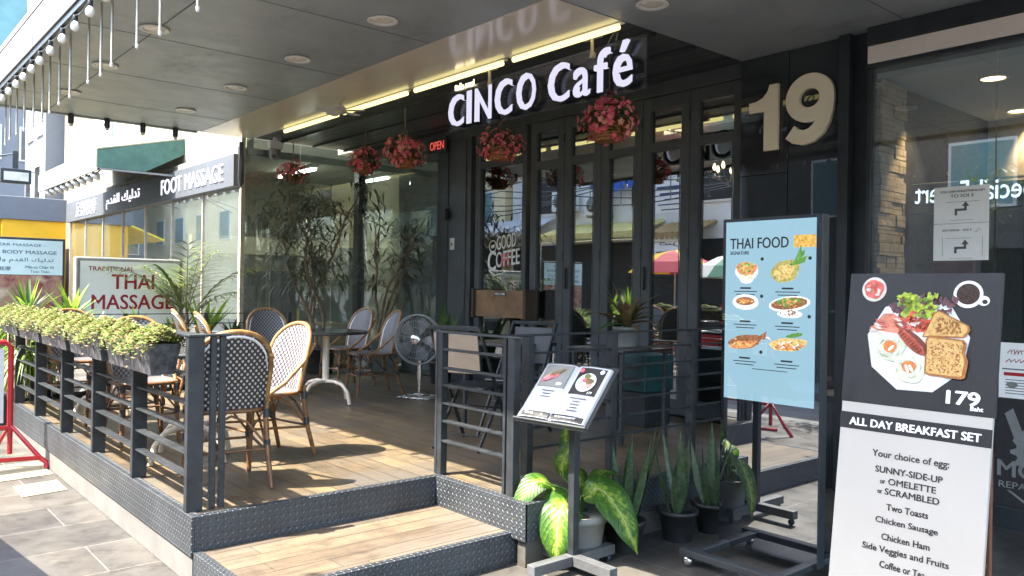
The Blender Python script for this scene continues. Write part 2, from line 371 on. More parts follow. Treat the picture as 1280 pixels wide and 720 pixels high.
NX, NY, NZ = V((1, 0, 0)), V((0, 1, 0)), V((0, 0, 1))
FACX, FACY = -NY, NZ            # reading directions on a face turned to the street (-X)

# ------------------------------------------------------------------ ground
m = NT('dark stone pavement tiles')
br = m.n('TexBrick'); br.offset = .5; br.inputs['Scale'].default_value = 1.; br.inputs['Brick Width'].default_value = 1.2; br.inputs['Row Height'].default_value = .52
br.inputs['Mortar Size'].default_value = .0035; br.inputs['Color1'].default_value = (.056, .054, .051, 1); br.inputs['Color2'].default_value = (.090, .086, .080, 1); br.inputs['Mortar'].default_value = (.19, .18, .165, 1); br.inputs['Bias'].default_value = 0
m.l(m.obj(), br.inputs['Vector'])
dirt_haze = m.ramp(m.noise(1.1, 7, rough=.7), [(.3, (.62, .62, .64)), (.7, (1.25, 1.22, 1.15))])
vo = m.n('TexVoronoi'); vo.inputs['Scale'].default_value = 3.2; m.l(m.obj(), vo.inputs[0]); gum = m.math('LESS_THAN', vo.outputs[0], .045)
st_ = m.ramp(m.noise(4.2, 9, rough=.8), [(.36, (.55, .54, .53)), (.50, (1, 1, 1)), (.66, (1.15, 1.13, 1.08))])
c_ = m.mix(1., m.mix(1., br.outputs[0], dirt_haze, 'MULTIPLY'), st_, 'MULTIPLY'); m.col(m.mix(m.math('MULTIPLY', gum, .6), c_, (.03, .03, .03))); m.l(m.ramp(m.noise(3, 5), [(.35, (.32,) * 3), (.7, (.62,) * 3)]), m.p.inputs['Roughness']); m.bump(br.outputs[1], -.15, .004); M['tiles'] = m.mat
M['asphalt'] = mat('pale worn asphalt', (.16, .155, .15), .9, 0, .3, 3, .4, 90)
M['cream_tile'] = mat('cream tactile tile', (.27, .24, .15), .7, 0, .15, 8, .2)
b = MB(); b.box(-200, 200, -200, 300, -.6, -.13); struct('ground', b, 'asphalt')
b = MB(); b.box(-3.6, -.9, -40, 120, -.125, -.116); struct('road', b, 'asphalt')
b = MB(); b.box(-.78, 16, -30, 90, -.12, 0); struct('pavement', b, 'tiles')
b = MB(); b.box(-.90, -.784, -30, 90, -.12, 0.004); struct('kerb', b, 'concrete', .01)
for (x0, x1, y0, y1), lb in (((1.12, 1.42, 6.64, 7.02), 'cream tactile tile in the dark pavement, the one nearer the camera'), ((1.07, 1.44, 7.25, 7.85), 'cream tactile tile set in the dark pavement beside the foot of the red barrier')):
    b = MB(); b.hull([(x0, y0, 0.001), (x1, y0 + .05, 0.001), (x1, y1 + .04, 0.001), (x0, y1, 0.001), (x0, y0, .006), (x1, y0 + .05, .006), (x1, y1 + .04, .006), (x0, y1, .006)])
    single('paving_tile', b, 'cream_tile', lb, 'tile', 'cream tiles in the pavement')
b = MB(); b.box(-12, -3.6, -30, 90, -.12, 0.0); struct('far_pavement', b, 'concrete')

# ------------------------------------------------------------------ deck and step
D = .36
dk = thing('wooden_deck', 'raised wooden cafe terrace deck edged in black tread plate', 'deck', (1.45, 4.165, 0))
b = MB(); b.box(1.47, 2.98, 4.19, 9.2, .30, D - .006); b.box(2.98, 4.55, 3.34, 9.2, .30, D - .006); b.box(4.55, 6.18, 3.34, 10.9, .30, D - .006); part('floor_boards', b, 'deck', dk, world=True)
b = MB(); b.box(1.45, 1.468, 4.165, 9.2, .155, D); part('street_plate', b, 'plate_yz', dk, .003, True)
b = MB(); b.box(1.468, 2.962, 4.165, 4.183, .15, D); b.box(2.965, 6.18, 3.315, 3.333, .15, D); part('end_plate', b, 'plate_xz', dk, .003, True)
b = MB(); b.box(2.962, 2.980, 3.315, 4.183, .15, D + .001); part('notch_plate', b, 'plate_yz', dk, .003, True)
b = MB(); b.box(1.469, 1.50, 4.184, 9.2, D - .005, D + .002); b.box(1.50, 2.98, 4.184, 4.21, D - .005, D + .002); b.box(2.981, 3.01, 3.334, 4.21, D - .005, D + .002); b.box(3.01, 6.18, 3.334, 3.36, D - .005, D + .002); part('edge_lip', b, 'plate_xy', dk, 0, True)
b = MB(); b.box(1.462, 1.60, 4.18, 9.2, 0, .153); part('kerb_wall', b, 'concrete', dk, .004, True)
b = MB(); b.box(2.985, 6.15, 3.335, 3.40, 0, .149); part('end_wall', b, 'tiles', dk, 0, True)
b = MB(); b.box(3.03, 3.045, 3.36, 3.43, 0, .16); part('trim_strip', b, 'concrete', dk, 0, True)
st = thing('wooden_step', 'low wooden entry step with black tread plate sides in front of the deck', 'step', (2.2, 3.8, 0))
b = MB(); b.box(1.50, 2.975, 3.475, 4.16, .12, .178); part('tread', b, 'step_wood', st, world=True)
b = MB(); b.box(1.46, 3.02, 3.43, 3.448, 0, .18); part('front_plate', b, 'plate_xz', st, .003, True)
b = MB(); b.box(1.46, 1.478, 3.449, 4.16, 0, .18); part('side_plate', b, 'plate_yz', st, .003, True)
b = MB(); b.box(1.479, 2.976, 3.449, 3.475, .15, .181); b.box(1.479, 1.505, 3.476, 4.16, .15, .181); part('edge_lip', b, 'plate_xy', st, 0, True)

# ------------------------------------------------------------------ canopy
ZC = 3.57
cp = thing('canopy', 'large grey flat canopy over the cafe front with pale fascia', 'canopy', (1.38, 4, ZC))
b = MB(); b.box(1.44, 3.83, 4.10, 10.9, ZC, ZC + .06); b.box(1.44, 6.15, -4, 4.098, ZC, ZC + .06); b.box(6.15, 12.5, -4, 2.93, ZC, ZC + .06); part('ceiling_panel', b, 'soffit_grey', cp, world=True)
b = MB()
for y in (1.2, 2.65, 5.55, 7.0, 8.45, 9.9): b.box(1.5, 3.82 if y > 4 else 6.1, y, y + .008, ZC - .002, ZC - .0005)
b.box(2.02, 2.03, -3, 10.8, ZC - .003, ZC - .001); b.box(1.5, 6.1, 4.092, 4.098, ZC - .002, ZC - .0005); part('panel_joint', b, 'ink_grey', cp, world=True)
b = MB(); b.box(3.833, 4.545, 4.10, 10.9, ZC - .004, ZC + .05); part('beige_panel', b, 'beige_gloss', cp, world=True)
b = MB(); b.box(4.60, 6.3, 4.10, 10.9, ZC + .01, ZC + .06); part('slatted_ceiling', b, 'slats', cp, world=True)
b = MB()
for x in (4.95, 5.45, 5.95): b.box(x, x + .04, 4.12, 10.88, ZC - .015, ZC + .008)
part('ceiling_rib', b, 'black', cp, world=True)
b = MB()
for y in range(-4, 11, 2): b.box(1.375, 1.43, y + .01, min(y + 1.995, 10.95), ZC - .01, ZC + .29)
part('fascia', b, 'fascia', cp, .006, True)
b = MB(); b.box(1.45, 3.8, 10.9, 10.96, ZC - .02, ZC + .3); part('end_fascia', b, 'soffit_grey', cp, .006, True)
b = MB(); b.box(1.375, 6.2, -4, 10.95, ZC + .30, ZC + .36); part('roof_sheet', b, 'concrete', cp, world=True)
b = MB(); b.box(1.39, 1.43, -4, 10.9, ZC - .055, ZC - .012); part('shadow_rail', b, 'black', cp, world=True)  # black strip stands in for the shadow line under the fascia

# strip lights along the beige panel
def strip_light(y0, y1, lb):
    t = thing('strip_light', lb, 'strip light', (4.565, y0, ZC), 0, 'strip lights along the beige ceiling')
    b = MB(); b.box(4.548, 4.598, y0, y1, ZC - .012, ZC + .02); part('housing', b, 'white_plastic', t, 0, True)
    b = MB(); b.tube([(4.572, y0 + .04, ZC - .034), (4.572, y1 - .04, ZC - .034)], .022, 10); part('tube', b, 'tube', t, 0, True)
for a, e, lb in ((4.10, 5.40, 'glowing yellow strip light nearest the camera, above the right end of the lit shop name'), (5.47, 6.93, 'glowing yellow strip light above the first letters of the cafe sign'), (7.0, 8.40, 'glowing yellow strip light between the lit sign and the ceiling fan'), (8.46, 9.95, 'farthest glowing yellow strip light, beyond the ceiling fan')): strip_light(a, e, lb)

# round recessed lights
def downlight(loc, label=None):
    t = thing('ceiling_light', label, 'ceiling light', loc, 0, 'round ceiling lights in the grey canopy')
    b = MB(); b.lathe([(.075, 0), (.112, -.004), (.116, -.014), (.104, -.020), (.084, -.010), (.075, 0)], n=28, caps=False); part('trim_ring', b, 'white_plastic', t)
    b = MB(); b.lathe([(.0, -.0085), (.05, -.009), (.083, -.006), (.083, -.002)], n=24, caps=False); part('lens', b, 'bulb', t); return t
rows = [(3.22, [3.88, 5.31, 6.74, 8.16, 9.64]), (2.0, [5.31, 6.74, 8.19, 9.61]), (4.43, [3.70]), (4.43, [2.2]), (3.22, [2.4])]
dl0 = None; names = {3.22: 'in the row beside the beige ceiling strip', 2.0: 'in the row near the hanging light rods', 4.43: 'by the near end of the yellow strip light'}
for x, ys in rows:
    for i, y in enumerate(ys):
        lb = 'round white ceiling light %s, %s' % (names[x], ORD[i] + ' from the camera' if x < 4 else 'alone')
        if y == 2.2: continue
        if y == 2.4: continue
        if not dl0: dl0 = downlight((x, y, ZC - .001), lb)
        else: copy_thing(dl0, (x, y, ZC - .001), label=lb)

# string of bulbs along the front edge
t = thing('string_bulb', '', 'light bulb', (1.41, 3.6, ZC - .055), 0, 'white bulbs along the canopy edge')
b = MB(); b.lathe([(.012, 0), (.017, -.01), (.017, -.05), (.012, -.055)], n=10); part('socket', b, 'black', t)
b = MB(); b.lathe([(.012, -.052), (.024, -.066), (.033, -.09), (.030, -.112), (.016, -.127), (0, -.13)], n=14); part('globe', b, 'bulb', t)
ys = [5.35, 5.78, 6.19, 6.62, 7.03, 7.46, 7.87, 8.22, 8.59, 8.96, 9.35, 9.75]
for i, y in enumerate(ys):
    lb = 'white bulb in black socket along the canopy edge, %s from the camera' % ORD[i]
    if i == 0: t.location = (1.41, y, ZC - .055); t['label'] = lb
    else: copy_thing(t, (1.41, y, ZC - .055), label=lb)
b = MB(); pts = []
for i in range(len(ys) - 1):
    for k in range(5): u = k / 5; pts.append((1.405, ys[i] + (ys[i + 1] - ys[i]) * u, ZC - .066 - .03 * math.sin(math.pi * u)))
b.tube(pts, .005, 5); single('bulb_cable', b, 'black', 'black sagging cable linking the white bulbs on the canopy edge', 'cable')
# hanging icicle rods
b = MB(); b.tube([(0, 0, 0), (0, 0, -.50)], .0085, 8); b2 = MB(); b2.lathe([(.011, -.50), (.011, -.525), (.004, -.53)], n=8); b3 = MB(); b3.tube([(0, 0, .02), (0, 0, .0)], .004, 6)
t = thing('light_rod', '', 'light rod', (1.55, 4.05, 3.585), 0, 'clear light rods hanging from the canopy')
part('tube', b, 'rod', t); part('end_cap', b2, 'white_plastic', t); part('wire', b3, 'black', t)
ys = [4.10, 4.49, 5.12, 5.52, 6.11, 6.40, 6.82, 7.36, 7.85, 8.22, 8.62, 9.0, 9.3, 9.75, 10.1, 10.5]
for i, y in enumerate(ys):
    lb = 'thin clear light rod hanging from the canopy, %s from the camera' % ORD[i]
    loc = (1.55 + rnd(-.02, .02), y, 3.58 + rnd(-.02, .015))
    if i == 0: t.location = loc; t['label'] = lb
    else: copy_thing(t, loc, label=lb)
# small spot heads at the far edge
t = thing('spot_head', '', 'spotlight', (2.3, 10.86, ZC), 0, 'black spot heads at the far canopy edge')
b = MB(); b.lathe([(.028, 0), (.034, -.02), (.034, -.11), (.024, -.125)], n=12); part('housing', b, 'black', t)
b = MB(); b.lathe([(.024, -.121), (.022, -.15), (0, -.158)], n=12); part('lamp', b, 'bulb', t)
for i, x in enumerate((2.28, 2.68, 3.10, 3.50)):
    lb = '%s small black spot head from the left on the far canopy edge' % ['first', 'second', 'third', 'fourth'][i]
    if i == 0: t.location = (x, 10.86, ZC); t['label'] = lb
    else: copy_thing(t, (x, 10.86, ZC), label=lb)

# ------------------------------------------------------------------ cafe building
FX = 6.2
cb = thing('cafe_building', 'dark cafe front with folding glass doors and black granite end panel', 'cafe', (FX, 7, 0))
b = MB(); b.box(FX - .02, FX + .12, 4.10, 8.74, 3.44, ZC + .008); b.box(FX, FX + .1, 8.74, 10.78, 3.40, ZC + .008); part('beam', b, 'door_frame', cb, .006, True)
b = MB(); b.box(FX - .02, FX + .12, 8.03, 8.50, D - .06, 3.44); b.box(FX - .035, FX - .021, 8.12, 8.44, D, 3.42); part('wall_post', b, 'door_frame', cb, .006, True)
for y0, y1, zt in ((8.50, 8.74, 3.44), (10.78, 10.93, ZC + .008)): b = MB(); b.box(FX - .03, FX + .12, y0, y1, D - .06, zt); part('steel_post', b, 'black', cb, .006, True)
b = MB(); b.box(6.12, 6.30, 3.17, 3.63, 0, ZC - .003); b.box(6.12, 6.30, 3.637, 4.09, 0, 2.55); b.box(6.12, 6.30, 3.637, 4.09, 2.556, ZC - .003); part('granite_panel', b, 'granite', cb, .002, True)
b = MB(); b.box(6.14, 6.40, 2.93, 3.165, 0, ZC - .003); b.box(6.05, 6.139, 3.08, 3.165, 0, ZC - .003); part('corner_column', b, 'black', cb, .004, True)
b = MB(); b.box(FX + .03, FX + .042, 8.74, 9.76, D, 3.40); b.box(FX + .03, FX + .042, 9.77, 10.78, D, 3.40); part('side_glass', b, glass('side glass with painted haze', (.7, .76, .75), .20, .85, .22), cb, 0, True)  # pale film imitates the teal haze seen in this glass
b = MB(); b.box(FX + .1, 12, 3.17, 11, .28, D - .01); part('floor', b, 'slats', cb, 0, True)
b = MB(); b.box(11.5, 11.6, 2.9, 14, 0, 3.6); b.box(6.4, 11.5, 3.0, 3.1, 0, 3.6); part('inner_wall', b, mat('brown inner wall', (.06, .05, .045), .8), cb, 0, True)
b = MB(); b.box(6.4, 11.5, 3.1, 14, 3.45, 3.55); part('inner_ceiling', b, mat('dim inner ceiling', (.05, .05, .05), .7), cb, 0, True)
# far glass wall of the terrace
b = MB()
for x0, x1 in ((4.47, 5.28), (5.29, 6.18)): b.box(x0, x1, 10.92, 10.932, .05, ZC)
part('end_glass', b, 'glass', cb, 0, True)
b = MB(); b.box(4.40, 4.46, 10.90, 10.95, 0, ZC); part('end_mullion', b, 'cream_metal', cb, .004, True)
# fixed shop window
fw = MB(); y0, y1 = 7.0, 7.95
fw.box(FX - .01, FX + .07, y0, y0 + .07, D, 3.44); fw.box(FX - .01, FX + .07, y1 - .10, y1, D, 3.44)
fw.box(FX - .01, FX + .07, y0 + .07, y1 - .10, 3.02, 3.10); fw.box(FX - .01, FX + .07, y0 + .07, y1 - .10, 3.34, 3.44); fw.box(FX - .01, FX + .07, y0 + .07, y1 - .10, D, .50)
fo = part('window_frame', fw, 'door_frame', cb, .006, True)
b = MB(); b.box(FX + .03, FX + .038, y0 + .07, y1 - .1, .50, 3.02); b.box(FX + .03, FX + .038, y0 + .07, y1 - .1, 3.10, 3.34); part('pane', b, glass('shop window pane', (.5, .54, .55), .17, .8, .02), fo, 0, True)
# five folding leaves
for i, (y0, y1) in enumerate(((6.37, 6.92), (5.82, 6.365), (5.265, 5.815), (4.69, 5.26), (4.11, 4.685))):
    f = MB(); s_ = .10
    X0, X1 = FX - .012, FX + .055
    f.box(X0, X1, y0, y0 + s_, D + .01, 3.435); f.box(X0, X1, y1 - s_, y1, D + .01, 3.435)
    for a, c in ((D + .01, .52), (2.90, 2.99), (3.31, 3.435)): f.box(X0 + .002, X1 - .002, y0 + s_, y1 - s_, a, c)
    for a, c in ((y0 + s_, y0 + s_ + .012), (y1 - s_ - .012, y1 - s_)): f.box(X0 - .006, X0 + .001, a, c, .52, 2.90)
    d = part('folding_door', f, 'door_frame', cb, .005, True)
    b = MB(); b.box(FX + .02, FX + .028, y0 + s_, y1 - s_, .52, 2.90); b.box(FX + .02, FX + .028, y0 + s_, y1 - s_, 2.99, 3.31); part('pane', b, 'door_glass', d, 0, True)
    if i in (1, 3):
        b = MB(); b.box(X0 - .03, X0 - .003, y1 - .055, y1 - .03, 1.55, 1.78); part('handle', b, 'black', d, .003, True)
    b = MB()
    for z in (.9, 1.9, 3.2): b.tube([(X0 - .008, y0 + .002, z - .05), (X0 - .008, y0 + .002, z + .05)], .009, 8)
    part('hinge', b, 'black', d, 0, True)
b = MB(); b.box(6.25, 12, 2.93, 11.6, 3.62, 9); part('upper_wall', b, mat('upper rendered wall', (.35, .34, .32), .9), cb, 0, True)
b = MB(); b.box(6.16, 6.176, 8.34, 8.435, 2.03, 2.18); p = part('switch_plate', b, 'white_plastic', cb, .004, True)
b = MB(); b.box(6.15, 6.159, 8.375, 8.40, 2.08, 2.12); part('switch', b, 'pot_grey', p, .002, True)
b = MB(); b.box(6.10, 6.165, 8.47, 8.52, 2.42, 2.56); part('door_closer', b, 'black', cb, .006, True)
# tables and a warm chandelier inside
def cafe_table(x, y, z0, lb):
    t = thing('inner_table', lb, 'table', (x, y, z0), 0, 'tables inside the cafe')
    b = MB(); b.lathe([(.36, .72), (.37, .73), (.37, .75), (.36, .755)], n=24); part('tabletop', b, 'table_dark', t)
    b = MB(); b.lathe([(.2, 0), (.2, .015), (.03, .04), (.03, .72)], n=14); part('base', b, 'black', t); return t
ch = thing('chandelier', 'warm glowing many armed chandelier hanging inside behind the last folding door', 'chandelier', (7.9, 5.35, 3.42))
b = MB(); b.tube([(0, 0, .03), (0, 0, -.55)], .008, 6); b.lathe([(.0, -.40), (.05, -.45), (.03, -.55), (.06, -.60), (0, -.68)], n=12)
for k in range(8):
    a = k * math.pi / 4; c_, s_ = math.cos(a), math.sin(a)
    b.tube([(c_ * r, s_ * r, z) for r, z in ((.03, -.58), (.10, -.64), (.19, -.60), (.23, -.50))], .008, 6)
part('arm', b, 'gold_steel', ch)
b = MB(); b3 = MB()
for k in range(8):
    a = k * math.pi / 4; c_, s_ = math.cos(a), math.sin(a)
    b.lathe([(.012, 0), (.02, .03), (.012, .06), (0, .08)], c=(c_ * .23, s_ * .23, -.49), n=8)
    for q in range(5): b3.lathe([(0, .012), (.008, 0), (0, -.016)], c=(c_ * (.08 + q * .035), s_ * (.08 + q * .035), -.66 - .04 * math.sin(q)), n=6)
part('candle_bulb', b, 'warm', ch); part('crystal', b3, 'steel', ch)
cafe_table(7.6, 6.6, .35, 'dark round table inside behind the second folding door')
cafe_table(7.7, 4.9, .35, 'dark round table inside behind the fourth folding door')

# house number
t = thing('house_number', 'large brushed steel number 19 on the black granite panel', 'house number', (6.10, 3.6, 3.0))
def dg(u, v, y0, n=0.): return V((6.113 - n, y0 - u, 2.745 + v))
b = MB(); b.prism([dg(u, v, 3.985) for u, v in ((.145, 0), (.275, 0), (.275, .555), (.195, .555), (.175, .50), (.135, .455), (.07, .43), (0, .425), (0, .335), (.145, .335))], (-.035, 0, 0)); part('digit', b, 'gold_steel', t, .002, True)
b = MB(); path = [(.215 + .150 * math.cos(a), .385 + .138 * math.sin(a)) for a in (R(-20 - 340 * k / 44) for k in range(45))] + [(.365, .345), (.357, .27), (.335, .19), (.295, .125), (.235, .08), (.165, .066), (.095, .085), (.045, .125)]
L_, R2 = [], []
for k, p in enumerate(path):
    a, c = path[max(0, k - 1)], path[min(len(path) - 1, k + 1)]; dx, dy = c[0] - a[0], c[1] - a[1]; l_ = math.hypot(dx, dy); w = .061
    L_.append((p[0] - dy / l_ * w, p[1] + dx / l_ * w)); R2.append((p[0] + dy / l_ * w, p[1] - dx / l_ * w))
for n0, n1 in ((0, 40), (40, len(path) - 1)):
    vs = []; dz = .035 if n0 == 0 else .0362
    for k in range(n0, n1 + 1): vs += [dg(*L_[k], 3.64), dg(*R2[k], 3.64), dg(*L_[k], 3.64, dz), dg(*R2[k], 3.64, dz)]
    fs = []
    for k in range(n1 - n0): o_ = 4 * k; fs += [(o_ + 2, o_ + 3, o_ + 7, o_ + 6), (o_, o_ + 2, o_ + 6, o_ + 4), (o_ + 1, o_ + 5, o_ + 7, o_ + 3)]
    fs += [(0, 1, 3, 2), (4 * (n1 - n0), 4 * (n1 - n0) + 2, 4 * (n1 - n0) + 3, 4 * (n1 - n0) + 1)]; b.add(vs, fs)
part('digit', b, 'gold_steel', t, 0, True)

# lit cafe sign under the ceiling edge
t = thing('cafe_sign', 'large lit white shop name in raised letters on a clear panel hung under the ceiling', 'shop sign', (4.64, 5.15, 3.2))
b = MB(); b.box(4.648, 4.66, 3.93, 6.42, 3.05, 3.46); part('panel', b, 'acrylic', t, 0, True)
b = MB(); X = 4.606
LET = (('C', 563, 582, .30), ('I', 586, 591.5, .305), ('N', 596, 616.5, .305), ('C', 621, 642.5, .318), ('O', 648, 672, .318), ('C', 687.5, 714, .318), ('a', 719, 740, .235), ('f', 745, 765, .335), ('é', 768.5, 793, .352))
LETY = [(6.322, 6.08), (6.032, 5.964), (5.91, 5.67), (5.619, 5.382), (5.324, 5.075), (4.923, 4.672), (4.628, 4.441), (4.398, 4.229), (4.201, 4.004)]
for (c_, a0, a1, h), (y0, y1) in zip(LET, LETY): b.text(c_, (X, y0, 3.078), FACX, FACY, h=h, w=y0 - y1, bold=.007 if c_ != 'I' else .0, ext=.03)
part('lettering', b, 'letters', t, 0, True)
b = MB()
for (c_, a0, a1, h), (y0, y1) in zip(LET, LETY): b.text(c_, (X + .008, y0 + .006, 3.072), FACX, FACY, h=h + .012, w=y0 - y1 + .012, bold=.007 if c_ != 'I' else .0, ext=.028)
part('letter_case', b, 'black', t, 0, True)
b = MB(); b.text('ซิงโก คาเฟ่', (4.64, 6.30, 3.44), FACX, FACY, w=.30, bold=.01, ext=.004); part('small_lettering', b, 'warm_dim', t, 0, True)
for y in (5.75, 4.46):
    b = MB(); b.box(4.60, 4.64, y - .09, y + .09, 3.525, 3.558); b.tube([(4.62, y, 3.53), (4.62, y, 3.40)], .014, 8); b.box(4.612, 4.646, y - .02, y + .02, 3.38, 3.42); part('bracket', b, 'cream_metal', t, .002, True)
b = MB(); b.tube([(4.655, 6.2, 3.475), (4.655, 5.8, 3.38), (4.655, 5.1, 3.36), (4.655, 4.6, 3.37), (4.655, 4.35, 3.43), (4.655, 4.28, 3.52), (4.655, 4.22, 3.55), (4.655, 4.24, 3.47)], .007, 6); part('cable', b, 'ink_grey', t, 0, True)
# OPEN led
t = thing('open_sign', 'small black sign with red lit word OPEN by the ceiling', 'sign', (6.14, 8.68, 3.33))
b = MB(); b.box(6.13, 6.15, 8.50, 8.90, 3.30, 3.50); part('board', b, 'black', t, .004, True)
b = MB(); b.text('OPEN', (6.127, 8.86, 3.345), FACX, FACY, h=.11, w=.31, bold=-.004, ext=.003); part('lettering', b, 'neon_red', t, 0, True)
# window lettering
t = thing('window_lettering', 'white GOOD COFFEE lettering with a round cup mark on the shop window', 'lettering', (6.22, 7.45, 1.75))
b = MB(); X = FX + .027
b.text('GOOD', (X, 7.56, 2.00), V((0, -1, .12)), FACY, h=.17, w=.36, bold=.012, ext=.003); b.text('C', (X, 7.73, 1.745), V((0, -1, .06)), FACY, h=.25, w=.16, bold=.03, ext=.003)
b.text('OFFEE', (X, 7.57, 1.79), V((0, -1, .10)), FACY, h=.19, w=.44, bold=.016, ext=.003)
for k in range(16):
    a = k / 16 * 2 * math.pi; a2 = (k + 1) / 16 * 2 * math.pi
    q = lambda r, a: V((X, 7.635 - r * math.cos(a), 2.055 + r * math.sin(a)))
    b.prism([q(.062, a), q(.074, a), q(.074, a2), q(.062, a2)], (-.003, 0, 0))
b.prism([(X, 7.67, 2.06), (X, 7.60, 2.08), (X, 7.605, 2.04), (X, 7.65, 2.025)], (-.003, 0, 0))
b.tube([(X, 7.70, 1.76), (X, 7.60, 1.70), (X, 7.45, 1.72), (X, 7.40, 1.74)], .009, 6)
part('letter_white', b, 'paper', t, 0, True)
b = MB(); b.text('E', (X - .001, 7.36, 1.81), V((0, -1, .10)), FACY, h=.16, w=.05, bold=.0, ext=.003); b.text('FF', (X - .0015, 7.47, 1.80), V((0, -1, .1)), FACY, h=.15, w=.12, bold=-.02, ext=.003); part('letter_pink', b, 'pink', t, 0, True)  # pink glyphs laid over part of the lettering
# welcome board
t = thing('welcome_board', 'brown wooden board with a tiny white WELCOME plate hung under the shop window', 'sign board', (6.05, 7.2, 1.2))
b = MB(); b.box(6.02, 6.05, 6.80, 7.70, 1.205, 1.52); part('board', b, 'sign_wood', t, .006, True)
M['dark_stain'] = mat('dark stained wood', (.05, .03, .02), .5)
for y in (7.702, 6.755): b = MB(); b.box(5.985, 6.15, y, y + .043, 1.19, 1.535); part('end_block', b, 'dark_stain', t, .006, True)
b = MB(); b.box(6.012, 6.019, 7.13, 7.33, 1.455, 1.50); pl = part('name_plate', b, 'ink', t, 0, True)
b = MB(); b.text('WELCOME', (6.0118, 7.32, 1.464), FACX, FACY, h=.028, w=.18, bold=.01, ext=.002); part('lettering', b, 'paper', pl, 0, True)

# ceiling fan and camera
t = thing('ceiling_fan', 'small cream four bladed ceiling fan below the beige ceiling strip', 'ceiling fan', (4.23, 7.8, ZC))
b = MB(); b.lathe([(.05, -.005), (.05, -.03), (.018, -.045), (.018, -.10), (.055, -.115), (.065, -.15), (.04, -.18), (0, -.185)], n=18); part('motor', b, 'cream_metal', t)
for k in range(5):
    b = MB(); a = k * math.pi * .4 + .3; d = V((math.cos(a), math.sin(a), 0)); s_ = V((-d.y, d.x, .12)).normalized()
    pr = [(.05, .03), (.12, .06), (.22, .065), (.26, .04)]
    p0 = V((0, 0, -.155)); pts = [p0 + d * r - s_ * w for r, w in pr] + [p0 + d * r + s_ * w for r, w in reversed(pr)]
    b.prism(pts, (0, 0, .008)); part('blade', b, 'white_paint', t)
t = thing('security_camera', 'white security camera with grey dome under the ceiling above the end glass', 'camera', (4.75, 10.6, ZC))
b = MB(); b.box(-.09, .09, -.05, .06, -.16, -.06); b.tube([(0, 0, 0), (0, 0, -.07)], .03, 10); part('bracket', b, 'white_plastic', t, .01)
b = MB(); b.lathe([(.0, -.32), (.05, -.31), (.075, -.27), (.08, -.22), (.075, -.165)], n=18); part('dome', b, 'pot_grey', t)
b = MB(); b.lathe([(.0, 0), (.025, .0), (.03, -.02)], c=(-.05, -.06, -.27), n=12, ax=(-.5, -.7, -.3)); part('lens', b, 'black', t)
b = MB(); pts = [(4.36, 10.86, 3.5), (4.40, 10.84, 3.5), (4.42, 10.85, 2.95), (4.37, 10.86, 2.85), (4.35, 10.87, 3.0)]
b.prism(pts, (.0, .03, 0)); single('hanging_strap', b, 'black', 'black cloth strap hanging beside the foot massage sign', 'strap')

# ------------------------------------------------------------------ railings
def flatbar(b, x0, x1, y0, y1, z, t=.012): b.box(x0, x1, y0, y1, z - t / 2, z + t / 2)
rl = thing('street_railing', 'black slatted railing along the street edge of the deck', 'railing', (1.47, 4.28, D))
posts = [4.26, 5.215, 6.155, 7.10, 8.10, 9.07]
for y in posts:
    b = MB(); b.box(1.455, 1.54, y, y + .045, D, 1.27); part('post', b, 'rail_steel', rl, .003, True)
for a, e in zip(posts, posts[1:]):
    for z in (.534, .652, .783, .915, 1.066):
        b = MB(); flatbar(b, 1.47, 1.525, a + .046, e - .001, z, .010); part('slat', b, 'rail_steel', rl, .002, True)
b = MB(); b.box(1.450, 1.545, 4.24, 9.13, 1.271, 1.283); b.box(1.546, 1.68, 4.255, 4.30, 1.271, 1.283); part('top_rail', b, 'rail_steel', rl, .003, True)
for x in (1.575, 1.625):
    b = MB(); b.box(x, x + .032, 4.265, 4.29, D, 1.27); part('post', b, 'rail_steel', rl, .003, True)
t = thing('gate_railing', 'short black slatted railing beside the right end of the wooden step', 'railing', (3.02, 3.9, D))
for y, w in ((4.22, .022), (4.17, .045), (3.545, .022), (3.47, .06)):
    b = MB(); b.box(3.0, 3.0 + (.05 if w > .03 else .03), y, y + w, D, 1.258); part('post', b, 'rail_steel', t, .003, True)
b = MB(); b.box(2.995, 3.055, 3.40, 4.25, 1.259, 1.272); part('top_rail', b, 'rail_steel', t, .003, True)
for z in (1.155, 1.037, .928, .815, .702, .576):
    b = MB(); b.box(3.005, 3.05, 3.567, 4.17, z - .008, z + .006); part('slat', b, 'rail_steel', t, .002, True)
t = thing('end_railing', 'long black slatted railing along the near end of the deck before the folding doors', 'railing', (3.26, 3.66, D))
for x in (3.24, 3.99, 4.85, 5.85):
    b = MB(); b.box(x, x + .05, 3.62, 3.68, D, 1.258); part('post', b, 'rail_steel', t, .003, True)
b = MB(); b.box(3.06, 6.12, 3.635, 3.665, 1.259, 1.272); part('top_rail', b, 'rail_steel', t, .003, True)
for x0, x1 in ((3.291, 3.989), (4.041, 4.849), (4.901, 5.849)):
    for z in (1.155, 1.037, .928, .815, .702, .576):
        b = MB(); b.box(x0, x1, 3.64, 3.66, z - .007, z + .007); part('slat', b, 'rail_steel', t, .002, True)
t = thing('far_railing', 'thin black wire railing across the far end of the deck behind the chairs', 'railing', (1.6, 9.2, D))
for x in (1.6, 2.45, 3.3, 4.3):
    b = MB(); b.box(x, x + .04, 9.15, 9.19, D, 1.22); part('post', b, 'rail_steel', t, .002, True)
b = MB()
for z in (1.21, 1.10, .99, .88, .77, .66): b.box(1.64, 4.3, 9.165, 9.178, z - .005, z + .005)
part('wire', b, 'rail_steel', t, 0, True)

